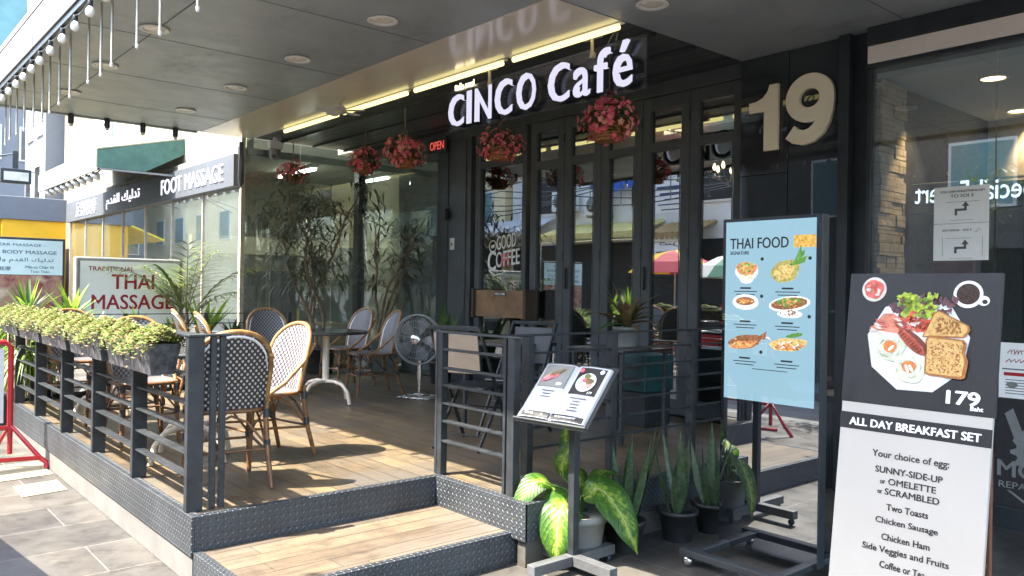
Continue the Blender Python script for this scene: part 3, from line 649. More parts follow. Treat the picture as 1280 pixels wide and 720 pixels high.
# planter boxes hooked on the street railing
def planter(L):
    t = thing('planter_box', '', 'planter', (0, 0, 0), 0, 'black planter boxes on the street railing')
    b = MB(); o = [(-.085, 0), (.085, 0), (.085, L), (-.085, L)]; i_ = [(-.062, .03), (.062, .03), (.062, L - .03), (-.062, L - .03)]
    vs = [(x, y, 0) for x, y in i_] + [(x, y, .165) for x, y in o] + [(x * .9, y, .165) for x, y in i_] + [(x * .9, y, .13) for x, y in i_]
    fs = [(3, 2, 1, 0)] + [(a, (a + 1) % 4, 4 + (a + 1) % 4, 4 + a) for a in range(4)] + [(4 + a, 4 + (a + 1) % 4, 8 + (a + 1) % 4, 8 + a) for a in range(4)] + [(8 + a, 8 + (a + 1) % 4, 12 + (a + 1) % 4, 12 + a) for a in range(4)] + [(12, 13, 14, 15)]
    b.add(vs, fs)
    for k in range(1, 5):
        y = L * k / 5; b.hull([(-.064, y - .004, 0), (-.060, y - .004, 0), (-.060, y + .004, 0), (-.064, y + .004, 0), (-.089, y - .004, .16), (-.08, y - .004, .16), (-.08, y + .004, .16), (-.089, y + .004, .16)])
    part('box', b, 'planter', t, .003)
    b = MB(); b.box(.086, .15, L * .25, L * .25 + .02, .15, .156); b.box(.086, .15, L * .75, L * .75 + .02, .15, .156); part('hook', b, 'black', t)
    b = MB(); b2 = MB(); b3 = MB(); rs = random.Random(3)
    for k in range(int(5600 * L)):
        x = rs.gauss(-.005, .062); y = rs.uniform(-.01, L + .01)
        h = .158 + .022 * math.sin(y * 11) + .055 * math.exp(-(x / .065) ** 2) + .012 * math.sin(y * 37) + rs.uniform(-.02, .025)
        if x < -.08: h -= (-.08 - x) * .7
        g = (b, b2, b)[rs.randrange(3)] if rs.random() > .12 else b3
        a = rs.uniform(0, 6.28); sz = rs.uniform(.014, .030); d = V((math.cos(a), math.sin(a), rs.uniform(-.1, .8))).normalized(); sd = V((-d.y, d.x, rs.uniform(-.3, .3))).normalized(); p = V((max(-.115, min(.12, x)), y, h))
        g.add([p, p + d * sz * .5 + sd * sz * .4, p + d * sz, p + d * sz * .5 - sd * sz * .4], [(0, 1, 2, 3)])
    for q in (b2, b3):
        off = len(b.v); b.v += q.v; b.f += [tuple(i + off for i in f) for f in q.f]; b.m += [1 if q is b2 else 2] * len(q.f); b.sm += q.sm; b.uv += q.uv
    part('creeper', b, ['cover_a', 'cover_b', 'leaf_mid'], t); return t
pl0 = None
for i, (y, lb) in enumerate(((4.44, 'black planter box of yellow green creeper on the rail, nearest the corner post'), (5.42, 'second planter box of creeper along the rail from the corner post'), (6.36, 'third planter box of creeper along the rail from the corner post'), (7.28, 'fourth planter box of creeper along the rail from the corner post'), (8.20, 'farthest planter box of creeper at the left end of the rail'))):
    if not pl0: pl0 = planter(.86); pl0.location = (1.395, y, 1.06); pl0['label'] = lb
    else: copy_thing(pl0, (1.395, y, 1.06), label=lb)

# ------------------------------------------------------------------ bistro chairs
def bistro():
    t = thing('bistro_chair', '', 'chair', (0, 0, 0), 0, 'woven bistro chairs on the terrace')
    def hw(v):                      # half width of the back against height 0..1
        return .195 + .03 * v if v < .55 else .2115 * math.sqrt(max(0, 1 - ((v - .55) / .45) ** 2.2)) + .0
    def bp(u, v, off=0.):           # u -1..1
        w = hw(v) * u; return V((w, -.185 - .115 * v ** 1.2 + .045 * (w / .21) ** 2 + off, .46 + .45 * v))
    NU, NV = 10, 16; b = MB(); vv = [k / NV * .985 for k in range(NV + 1)]
    for side, off, mi in ((1, .006, 1), (-1, -.006, 0)):
        vs = [bp(-1 + 2 * i / NU, v, off) for v in vv for i in range(NU + 1)]; fs = []; uvs = []
        for j in range(NV):
            for i in range(NU):
                q = (j * (NU + 1) + i, j * (NU + 1) + i + 1, (j + 1) * (NU + 1) + i + 1, (j + 1) * (NU + 1) + i)
                uv = [(vs[k].x + .5, vs[k].z) for k in q]
                if side == 1: q = q[::-1]; uv = uv[::-1]
                fs.append(q); uvs.append(uv)
        b.add(vs, fs, mi, True, uvs)
    back = part('backrest', b, ['weave_back', 'weave_front'], t)
    rim = [bp(-1, k / 24 * .55) for k in range(0, 25, 4)] + [bp(math.copysign(1, u), 0.55 + .45 * math.sin(a)) if False else V((u * .2115, *(bp(0, .55 + .45 * math.sqrt(max(0, 1 - abs(u) ** 2.2)) )[1:])))+V((0, .045 * u * u, 0)) for u in [-1 + 2 * k / 22 for k in range(1, 22)]] + [bp(1, k / 24 * .55) for k in range(24, -1, -4)]
    b = MB(); b.tube([p + V((p.x * .05, 0, .006)) for p in rim], .0155, 8); part('back_frame', b, 'rattan_rim', back)
    b = MB(); b.tube([V((p.x * .93, p.y, .46 + (p.z - .46) * .955)) + V((0, .0, 0)) for p in rim], .0085, 6); part('white_band', b, 'white_plastic', back)
    # seat
    b = MB(); n = 28; pr = []
    for k in range(n):
        a = 2 * math.pi * k / n; c_, s_ = math.cos(a), math.sin(a); r = 1 / (abs(c_) ** 4 + abs(s_) ** 4) ** .25; pr.append((c_ * r * .205, .015 + s_ * r * .205))
    top = [(x, y, .462 - .012 * (1 - (x * x + y * y) * 16)) for x, y in pr]
    rings = [[(x * q, .015 + (y - .015) * q, .462 - .010 * (1 - q)) for x, y in pr] for q in (1, .66, .33)]
    vs = sum(rings, []) + [(0, .015, .450)]; fs = []; uvs = []
    for j in range(2):
        for k in range(n): fs.append((j * n + k, j * n + (k + 1) % n, (j + 1) * n + (k + 1) % n, (j + 1) * n + k))
    for k in range(n): fs.append((2 * n + k, 2 * n + (k + 1) % n, 3 * n))
    uvs = [[(vs[i][0] + .5, vs[i][1] + .5) for i in f] for f in fs]; b.add(vs, fs, 1, True, uvs)
    b.add([(x, y, .435) for x, y in pr] + [(x, y, .462) for x, y in pr], [(k, (k + 1) % n, n + (k + 1) % n, n + k) for k in range(n)] + [tuple(range(n))[::-1]], 0, True, [[(k * .04, 0), (k * .04 + .04, 0), (k * .04 + .04, .03), (k * .04, .03)] for k in range(n)] + [[(x + .5, y + .5) for x, y in pr][::-1]])
    seat = part('seat', b, ['weave_back', 'weave_front'], t)
    b = MB(); b.tube([(x * 1.03, .015 + (y - .015) * 1.03, .448) for x, y in pr], .014, 7, closed=True); part('seat_frame', b, 'rattan', seat)
    for sx in (-1, 1):
        b = MB(); b.tube([(sx * .185, .20, .45), (sx * .188, .215, .22), (sx * .20, .235, 0)], [.0165, .016, .014], 9); part('leg', b, 'rattan', t)
        b = MB(); b.tube([(sx * .205, -.185, .50), (sx * .195, -.19, .40), (sx * .20, -.225, .20), (sx * .212, -.28, 0)], [.016, .0165, .016, .014], 9); part('leg', b, 'rattan', t)
        b = MB(); b.tube([(sx * .205, -.27, .78), (sx * .222, -.17, .66), (sx * .222, -.02, .53), (sx * .205, .10, .455)], .0135, 8); part('side_brace', b, 'rattan_rim', t)
        b = MB(); b.tube([(sx * .195, -.215, .21), (sx * .19, .21, .24)], .009, 6); b.tube([(sx * .195, -.2, .24), (sx * .185, -.08, .38), (sx * .18, 0, .43), (sx * .185, .1, .38), (sx * .188, .205, .25)], .008, 6); part('stretcher', b, 'rattan', t)
    for y in (.21, -.215):
        b = MB(); b.tube([(-.19, y, .25), (-.09, y * .9, .38), (0, y * .85, .42), (.09, y * .9, .38), (.19, y, .25)], .008, 6); b.tube([(-.19, y, .22), (.19, y, .22)], .009, 6); part('cross_brace', b, 'rattan', t)
    for sx in (-1, 1):
        for y, z in ((.212, .25), (-.212, .25), (-.19, .43), (.2, .42)): b = MB(); b.tube([(sx * .188 + (sx * .012 if y < 0 else 0), y, z - .025), (sx * .188 + (sx * .010 if y < 0 else 0), y, z + .025)], .0215, 8); part('joint_binding', b, 'black', t)
    return t
seats = [(1.86, 4.80, R(-10), 'woven bistro chair with dotted black back towards the camera, beside the corner post'),
         (2.33, 5.33, R(100), 'woven bistro chair with honey cane rim and pale front, turned sideways on the sunlit boards'),
         (1.86, 6.42, R(178), 'woven bistro chair with pale front and tan rim just behind the near planter boxes'),
         (1.88, 7.05, R(3), 'woven bistro chair half hidden behind the middle planter boxes, back to the camera'),
         (1.86, 8.45, R(184), 'woven bistro chair with tan rim near the far end of the street railing'),
         (2.95, 7.55, R(-100), 'woven bistro chair seen edge on, right one of the pair left of the round table'),
         (3.0, 8.35, R(-100), 'woven bistro chair seen edge on, left one of the pair left of the round table'),
         (4.62, 7.72, R(78), 'woven bistro chair in shade right of the round table, the one nearer the floor fan'),
         (4.75, 8.55, R(95), 'woven bistro chair in shade behind the round table, nearer the potted tree'),
         (3.78, 8.45, R(170), 'woven bistro chair in shade directly behind the round table pillar')]
c0 = None
for x, y, a, lb in seats:
    if not c0: c0 = bistro(); c0.location = (x, y, D); c0.rotation_euler = (0, 0, a); c0['label'] = lb
    else: copy_thing(c0, (x, y, D), a, lb)
def arc_table(x, y, lb, r=.42):
    t = thing('round_table', lb, 'table', (x, y, D), R(20), 'round pedestal tables on the terrace')
    b = MB(); b.lathe([(r - .01, .70), (r, .705), (r, .722), (r - .008, .727)], n=36); part('tabletop', b, 'table_dark', t)
    b = MB(); b.tube([(0, 0, .20), (0, 0, .70)], .034, 14); b.lathe([(.10, .69), (.10, .70)], n=14); part('pillar', b, 'cream_metal', t)
    for k in range(4):
        a = k * math.pi / 2; c_, s_ = math.cos(a), math.sin(a)
        b = MB(); b.tube([(c_ * q, s_ * q, z) for q, z in ((.0, .215), (.12, .215), (.22, .19), (.29, .12), (.32, .0))], .019, 9); part('leg', b, 'cream_metal', t)
    return t
arc_table(3.93, 7.48, 'round dark topped pedestal table on four curved cream legs, in the shade')
arc_table(1.95, 5.62, 'round dark table half hidden behind the nearest bistro chairs by the railing', .30)
arc_table(1.95, 7.72, 'round dark table behind the planter boxes near the far end of the railing', .30)

# ------------------------------------------------------------------ folding chairs, small tables, fan
t = thing('folding_chair', 'black metal folding chair with a worn beige back behind the gate railing', 'chair', (3.78, 4.85, D), R(-65))
b = MB(); b.box(-.19, .19, -.2, .2, .435, .455); part('seat', b, 'black', t, .008)
b = MB(); b.hull([(-.18, -.235, .56), (.18, -.235, .56), (.18, -.222, .56), (-.18, -.222, .56), (-.18, -.30, .86), (.18, -.30, .86), (.18, -.287, .86), (-.18, -.287, .86)]); part('backrest', b, 'beige_tone', t, .004)
for sx in (-1, 1):
    b = MB(); b.bar((sx * .205, .26, 0), (sx * .205, -.31, .90), .016, .028); part('leg', b, 'rail_steel', t, .002)
    b = MB(); b.bar((sx * .185, -.27, 0), (sx * .185, .17, .45), .016, .028); part('leg', b, 'rail_steel', t, .002)
for p, q, w, h in (((-.2, -.31, .895), (.2, -.31, .895), .02, .03), ((-.2, .08, .28), (.2, .08, .28), .014, .014), ((-.18, -.18, .10), (.18, -.18, .10), .014, .014)): b = MB(); b.bar(p, q, w, h); part('cross_bar', b, 'rail_steel', t, .002)
c_ = copy_thing(t, (4.35, 5.0, D), R(110), 'black metal folding chair farther back, facing the other way, behind the gate railing')
for o in (c_,):
    for q in o.children:
        if q.name.startswith('backrest'): q.data = q.data.copy(); q.data.materials[0] = M['black']
t = thing('bar_table', 'small black metal table holding the potted red edged plant', 'table', (4.95, 4.42, D))
b = MB(); b.box(-.3, .3, -.3, .3, .70, .722); part('tabletop', b, 'table_dark', t, .004)
for sx in (-1, 1):
    for sy in (-1, 1):
        b = MB(); b.bar((sx * .26, sy * .26, 0), (sx * .26, sy * .26, .70), .03, .03); part('leg', b, 'black', t, .002)
t = thing('bar_table', 'small black metal table beside the far folding chair', 'table', (4.55, 5.35, D))
b = MB(); b.box(-.3, .3, -.3, .3, .70, .722); part('tabletop', b, 'table_dark', t, .004)
for sx in (-1, 1):
    for sy in (-1, 1):
        b = MB(); b.bar((sx * .26, sy * .26, 0), (sx * .26, sy * .26, .70), .03, .03); part('leg', b, 'black', t, .002)
t = thing('teal_crate', 'dark teal plastic crate on a black stand by the folding doors', 'crate', (5.6, 4.75, D))
b = MB(); b.box(-.2, .2, -.22, .22, .30, .62); part('body', b, mat('teal plastic', (.010, .060, .065), .5), t, .012)
b = MB(); b.box(-.18, .18, -.2, .2, 0, .299); part('stand', b, 'black', t, .006)
b = MB()
for z in (.40, .52): b.box(-.205, -.199, -.15, .15, z - .03, z + .03)
part('slot', b, 'black', t)

f = thing('floor_fan', 'grey standing floor fan with wire guard on the shaded deck', 'fan', (4.86, 7.16, D), R(-62))
b = MB(); b.tube([(-.17, -.14, .02), (.17, -.14, .02), (.19, .1, .02), (.12, .16, .02), (-.12, .16, .02), (-.19, .1, .02)], .013, 8, closed=True); b.bar((-.17, 0, .02), (.17, 0, .02), .05, .02); part('base', b, 'steel', f)
b = MB(); b.tube([(0, 0, .02), (0, 0, .56)], .017, 10); b.tube([(0, 0, .2), (0, 0, .4)], .026, 10); part('pole', b, 'steel', f)
b = MB(); b.lathe([(.0, .16), (.06, .15), (.075, .06), (.05, -.02)], c=(0, 0, .63), n=16, ax=(0, 1, 0)); part('motor', b, 'pot_dark', f)
g = MB()
for r, y in ((.265, -.045), (.262, -.075), (.262, -.015), (.2, -.10), (.13, -.115)): g.tube([(r * math.cos(a), y, .63 + r * math.sin(a)) for a in (2 * math.pi * k / 36 for k in range(36))], .0055 if r > .25 else .0025, 6, closed=True)
for k in range(44):
    a = 2 * math.pi * k / 44; c_, s_ = math.cos(a), math.sin(a)
    g.tube([(.06 * c_, -.118, .63 + .06 * s_), (.15 * c_, -.113, .63 + .15 * s_), (.23 * c_, -.095, .63 + .23 * s_), (.262 * c_, -.05, .63 + .262 * s_)], .0016, 4, caps=False)
    g.tube([(.06 * c_, .03, .63 + .06 * s_), (.20 * c_, .01, .63 + .20 * s_), (.262 * c_, -.04, .63 + .262 * s_)], .0016, 4, caps=False)
part('guard', g, mat('dull wire', (.25, .26, .26), .35, .6), f)
M['smoke'] = mat('smoke grey plastic', (.09, .095, .1), .35)
for k in range(5):
    b = MB(); a0 = 2 * math.pi * k / 5; pts = []
    for r, da in ((.04, -.25), (.14, -.38), (.225, -.42), (.24, .1), (.2, .35), (.12, .3), (.04, .25)): pts.append(V((r * math.cos(a0 + da), -.045 + .05 * da, .63 + r * math.sin(a0 + da))))
    b.prism(pts, (0, .006, 0)); part('blade', b, 'smoke', f)
b = MB(); b.lathe([(.0, -.128), (.045, -.126), (.06, -.11)], c=(0, 0, .63), n=18, ax=(0, 1, 0)); part('badge', b, 'steel', f)

# ------------------------------------------------------------------ plants
def pot(b, r0, r1, h, m=0):
    b.lathe([(r0, 0), (r1 * .97, h * .86), (r1 * 1.05, h * .87), (r1 * 1.05, h), (r1 * .94, h), (r1 * .9, h * .9), (0, h * .9)], n=22, m=m)
def snake(x, y, z, lb, n=13, H=.62, seed=1):
    rs = random.Random(seed); t = thing('snake_plant', lb, 'potted plant', (x, y, z), 0, 'snake plants along the deck end')
    b = MB(); pot(b, .085, .12, .19); p = part('pot', b, 'pot_dark', t)
    b = MB()
    for k in range(n):
        a = rs.uniform(0, 6.28); r = rs.uniform(0, .06); L = H * rs.uniform(.55, 1.05); lean = rs.uniform(.02, .34)
        b.leaf((r * math.cos(a), r * math.sin(a), .16), (math.cos(a) * lean, math.sin(a) * lean, 1), L, rs.uniform(.045, .07), rs.uniform(-.15, .1), seg=6, fold=.3, tip=.75, up=(math.cos(a + rs.uniform(-1, 1)), math.sin(a), 0.1))
    part('foliage', b, 'leaf_snake', t); return t
snake(3.66, 3.20, 0, 'tall snake plant in a black pot right behind the broad leaved plant', 9, .62, 3)
snake(4.08, 3.14, 0, 'middle snake plant in a black pot on the pavement by the kiosk', 10, .50, 5)
snake(4.40, 3.12, 0, 'snake plant in a black pot half behind the kiosk, its blades curving left', 9, .52, 8)
# broad leaved plant
t = thing('dumb_cane', 'broad leaved pale green plant in a grey pot with sunlit drooping leaves', 'potted plant', (3.33, 3.26, 0))
b = MB(); pot(b, .115, .155, .27); part('pot', b, 'pot_grey', t)
b = MB(); b.lathe([(.13, .235), (.0, .25)], n=16); part('soil', b, 'soil', t)
b = MB(); b2 = MB()
def cv(u, v, w=0.): return _R0 * u + V((0, 0, v)) - _F * w        # right, up and towards the street, from the pot
def bleaf(pts, w, nrm, stem=True):
    pts = [cv(*p) for p in pts]; nrm = V(nrm).normalized(); ext_ = [pts[0] * 2 - pts[1]] + pts + [pts[-1] * 2 - pts[-2]]; ps = []
    for i in range(1, len(ext_) - 2):
        p0, p1, p2, p3 = ext_[i - 1:i + 3]
        for k in range(5): u = k / 5; ps.append(.5 * ((2 * p1) + (p2 - p0) * u + (2 * p0 - 5 * p1 + 4 * p2 - p3) * u * u + (3 * p1 - p0 - 3 * p2 + p3) * u ** 3))
    ps.append(pts[-1]); n = len(ps) - 1; vs = []
    for i, p in enumerate(ps):
        tg = (ps[min(i + 1, n)] - ps[max(i - 1, 0)]).normalized(); sd = tg.cross(nrm).normalized(); nn = sd.cross(tg); k = i / n
        ww = w / 2 * max(.03, math.sin(math.pi * min(1, .04 + .96 * k) ** .78)) * (1 + .05 * math.sin(k * 19))
        vs += [p - sd * ww + nn * ww * .05, p - sd * ww * .5 + nn * ww * .16, p.copy(), p + sd * ww * .5 + nn * ww * .16, p + sd * ww + nn * ww * .05]
    b.add(vs, [(i * 5 + k, i * 5 + k + 1, i * 5 + k + 6, i * 5 + k + 5) for i in range(n) for k in range(4)], 0, True, [[(i / n, k / 4), (i / n, (k + 1) / 4), ((i + 1) / n, (k + 1) / 4), ((i + 1) / n, k / 4)] for i in range(n) for k in range(4)])
    if stem: b2.tube([V((0, 0, .24)), (V((0, 0, .3)) + ps[0]) / 2 + V((0, 0, .04)), ps[0], ps[2]], [.012, .010, .007, .004], 7)
up_ = NZ * .75 - _F * .5
bleaf([(-.17, .43, .02), (-.25, .455, .06), (-.33, .37, .10), (-.385, .255, .12)], .145, up_)
bleaf([(-.10, .46, -.05), (-.10, .55, -.03), (-.05, .64, -.03), (.0, .70, -.05)], .12, NZ * .3 - _F * .8 - _R0 * .5)
bleaf([(-.04, .32, .04), (-.11, .33, .12), (-.14, .18, .19), (-.135, .015, .20)], .25, NZ * .5 - _F * .75 - _R0 * .2)
bleaf([(.02, .36, .02), (.11, .42, .07), (.21, .31, .12), (.27, .19, .14), (.315, .075, .14)], .225, NZ * .6 - _F * .6 + _R0 * .25)
bleaf([(-.05, .42, -.1), (-.07, .58, -.12), (-.075, .70, -.13), (-.06, .78, -.14)], .09, -_F - _R0 * .3)
bleaf([(-.12, .36, -.06), (-.15, .39, -.02), (-.17, .33, .0), (-.18, .27, .01)], .09, up_)
bleaf([(.06, .38, -.06), (.13, .46, -.12), (.21, .46, -.18), (.30, .40, -.22)], .15, NZ)
bleaf([(.03, .34, -.1), (.0, .44, -.2), (-.05, .46, -.28), (-.1, .40, -.34)], .13, NZ)
part('foliage', b, 'leaf_veined', t); part('stem', b2, 'leaf_mid', t)
# red edged plant on the table
t = thing('cordyline', 'potted plant with red edged strap leaves on the small black table', 'potted plant', (4.93, 4.33, D + .722))
b = MB(); pot(b, .075, .105, .17); part('pot', b, 'pot_grey', t)
b = MB(); rs = random.Random(4)
for k in range(26):
    a = rs.uniform(0, 6.28); e = rs.uniform(.35, 1.35); b.leaf((0, 0, .15 + rs.uniform(0, .08)), (math.cos(a) * math.cos(e), math.sin(a) * math.cos(e), math.sin(e)), rs.uniform(.24, .38), rs.uniform(.07, .10), rs.uniform(.3, 1.0), m=0 if k % 4 else 1, seg=5, fold=.3)
for k in range(2): b.leaf((0, 0, .16), (-.3 + .6 * k, .4 - .8 * k, 1), .5, .04, .1, m=1, seg=5, fold=.3)
part('foliage', b, ['leaf_red', 'leaf_mid'], t)
# narrow leaved trees
def willow_tree(x, y, z, lb, H, spread, nleaf, seed, potr=.22, poth=.36, pm='pot_dark', square=False, cat='tree', leafs=('leaf_dark',)):
    rs = random.Random(seed); t = thing('potted_tree', lb, cat, (x, y, z), 0)
    b = MB()
    if square:
        for s0, s1, z0, z1 in ((.2, .22, 0, poth),): b.hull([(-s0, -s0, z0), (s0, -s0, z0), (s0, s0, z0), (-s0, s0, z0), (-s1, -s1, z1), (s1, -s1, z1), (s1, s1, z1), (-s1, s1, z1)])
    else: pot(b, potr * .8, potr, poth)
    part('pot', b, pm, t, .006 if square else 0)
    tb = MB(); fb = MB(); ends = []
    for k in range(4):
        a = rs.uniform(0, 6.28); r = .07; pts = [V((r * math.cos(a), r * math.sin(a), poth * .85))]; d = V((math.cos(a) * .15, math.sin(a) * .15, 1)); hh = H * rs.uniform(.80, 1.06); n = 8
        for i in range(n):
            pts.append(pts[-1] + d.normalized() * (hh - poth) / n); d += V((rs.uniform(-.3, .3), rs.uniform(-.3, .3), 0))
        tb.tube(pts, [.026 - .016 * i / n for i in range(n + 1)], 7)
        for q in range(4, n + 1):
            for _ in range(3):
                a2 = rs.uniform(0, 6.28); e = rs.uniform(.2, 1.35); L = spread * rs.uniform(.35, .9); dd = V((math.cos(a2) * math.cos(e), math.sin(a2) * math.cos(e), math.sin(e)))
                p = pts[q]; br_ = [p]
                for i in range(5): br_.append(br_[-1] + dd.normalized() * L / 5); dd.z -= .16
                tb.tube(br_, [.008 - .0012 * i for i in range(6)], 5, caps=False); ends += [(br_[i], (br_[i] - br_[i - 1]).normalized()) for i in range(2, 6)]
    part('trunk', tb, 'bark', t)
    for k in range(nleaf):
        p, d = rs.choice(ends); q = p + V((rs.gauss(0, .07), rs.gauss(0, .07), rs.gauss(0, .06))); q.z = min(q.z, H)
        dd = d + V((rs.uniform(-.9, .9), rs.uniform(-.9, .9), rs.uniform(-.7, .4)))
        fb.leaf(q, dd, rs.uniform(.14, .25), rs.uniform(.022, .034), rs.uniform(.3, 1.4), seg=4, fold=.2, m=rs.randrange(len(leafs)))
    part('crown', fb, list(leafs), t); return t
willow_tree(5.15, 10.0, D, 'tall potted tree with narrow drooping leaves in the terrace corner', 2.58, .74, 1050, 11)
willow_tree(5.86, 9.7, D, 'narrow leaved stand-in tree for the corner tree reflection, grey green planter by the end window', 2.2, .45, 380, 21, poth=.46, pm=mat('grey green fibre planter', (.17, .21, .20), .7, 0, .1, 3), square=True)  # added tree in place of the corner tree's mirror image in the glass
t = thing('leafy_shrub', 'bright green broad leaf plant by the wall post behind the floor fan', 'potted plant', (5.85, 8.15, D))
b = MB(); pot(b, .12, .15, .28); part('pot', b, 'pot_dark', t)
b = MB(); rs = random.Random(9)
for k in range(9): a = rs.uniform(0, 6.28); b.leaf((0, 0, .25), (math.cos(a) * .35, math.sin(a) * .35, 1), rs.uniform(.5, .95), .16, .5, seg=7, fold=.15)
part('foliage', b, 'leaf_mid', t)
# plants beyond the deck end
def rosette(name, x, y, z, lb, mats, n, L, w, el, droop, seed, cat='plant', stem=0., poth=.3):
    rs = random.Random(seed); t = thing(name, lb, cat, (x, y, z), 0)
    b = MB(); pot(b, .13, .17, poth); part('pot', b, 'pot_dark', t)
    b = MB()
    for k in range(n):
        a = rs.uniform(0, 6.28); e = rs.uniform(*el); b.leaf((0, 0, poth * .9 + stem + rs.uniform(-.03, .05)), (math.cos(a) * math.cos(e), math.sin(a) * math.cos(e), math.sin(e)), L * rs.uniform(.65, 1.1), w * rs.uniform(.7, 1.1), rs.uniform(*droop), m=rs.randrange(len(mats)), seg=6, fold=.3)
    part('foliage', b, list(mats), t)
    if stem: b = MB(); b.tube([(0, 0, poth * .8), (.01, 0, poth * .9 + stem)], [.03, .022], 8); part('stem', b, 'bark', t)
    return t
rosette('dracaena', 1.62, 9.45, 0, 'spiky dark green strap leaved plant before the blue massage board', ('leaf_mid', 'leaf_mid', 'leaf_bright'), 46, .46, .055, (.4, 1.5), (.2, 1.0), 1, stem=.78, poth=.4)
rosette('spider_plant', 1.50, 9.85, 0, 'pale striped arching plant left of the spiky dark one', ('leaf_pale', 'leaf_bright'), 60, .6, .03, (.2, 1.2), (1.2, 2.4), 2, stem=.65, poth=.4)
rosette('birdnest_fern', 2.03, 9.50, 0, 'bright lime bird nest fern in front of the red lettered light box', ('leaf_bright',), 40, .44, .085, (.35, 1.45), (.2, 1.0), 3, stem=.72, poth=.4)
rosette('birdnest_fern', 2.75, 9.75, 0, 'low lime fern with curling leaves under the red lettered light box', ('leaf_bright', 'leaf_mid'), 56, .36, .07, (.1, 1.35), (.5, 1.6), 5, stem=.55, poth=.4)
rosette('birdnest_fern', 3.55, 9.9, 0, 'single tall lime leafed plant behind the edge on chairs', ('leaf_bright',), 14, .72, .16, (.9, 1.5), (.1, .5), 6, stem=.45, poth=.4)
rosette('leafy_bush', 2.35, 10.0, 0, 'variegated bushy plant between the two lime ferns', ('leaf_pale', 'leaf_bright', 'leaf_mid'), 230, .36, .06, (-.2, 1.4), (.3, 1.2), 7, stem=.52, poth=.4)
rosette('leafy_bush', 3.1, 9.55, 0, 'dense mid green bush under the palm by the far railing', ('leaf_mid', 'leaf_bright', 'leaf_pale'), 260, .34, .07, (-.3, 1.4), (.3, 1.2), 8, stem=.46, poth=.4)
rosette('leafy_bush', 1.25, 10.3, 0, 'pale green bush at the left edge behind the red barrier', ('leaf_pale', 'leaf_mid', 'leaf_bright'), 300, .55, .045, (-.1, 1.4), (.9, 2.2), 12, stem=.55, poth=.4)
rosette('spider_plant', 1.62, 9.30, 0, 'striped grass like plant trailing down past the deck corner', ('leaf_pale', 'leaf_bright', 'leaf_mid'), 150, .62, .03, (-.2, .9), (1.4, 2.6), 13, stem=.55, poth=.3)
t = thing('palm', 'slender palm with feathery fronds right of the red lettered light box', 'palm', (3.52, 10.4, 0))
b = MB(); pot(b, .17, .22, .4); part('pot', b, 'pot_dark', t)
b = MB(); rs = random.Random(14); tb = MB()
for k in range(10):
    a = rs.uniform(0, 6.28); e = rs.uniform(.8, 1.4); d = V((math.cos(a) * math.cos(e), math.sin(a) * math.cos(e), math.sin(e))); p = V((0, 0, .9 + rs.uniform(0, .3))); L = rs.uniform(.8, 1.2); pts = [p]
    for i in range(12): pts.append(pts[-1] + d * L / 12); d = (d - V((0, 0, .11))).normalized()
    tb.tube(pts, [.009 - .0005 * i for i in range(13)], 5, caps=False)
    sd = d.cross(NZ).normalized()
    for i in range(3, 13):
        for sgn in (-1, 1):
            for jj in range(2):
                b.leaf(pts[i], sd * sgn + (pts[i] - pts[i - 1]).normalized() * (.9 + .3 * jj) + V((0, 0, rs.uniform(-.2, .2))), 0.34 * math.sin(math.pi * (i + 2) / 16) + .08, .034, .7, seg=3, fold=.2)
part('frond', b, leafm('palm frond', (.08, .15, .03), (.24, .28, .07)), t); tb.tube([(0, 0, .35), (.02, .01, .8), (0, 0, 1.15)], [.045, .035, .028], 9); part('trunk', tb, 'bark', t)

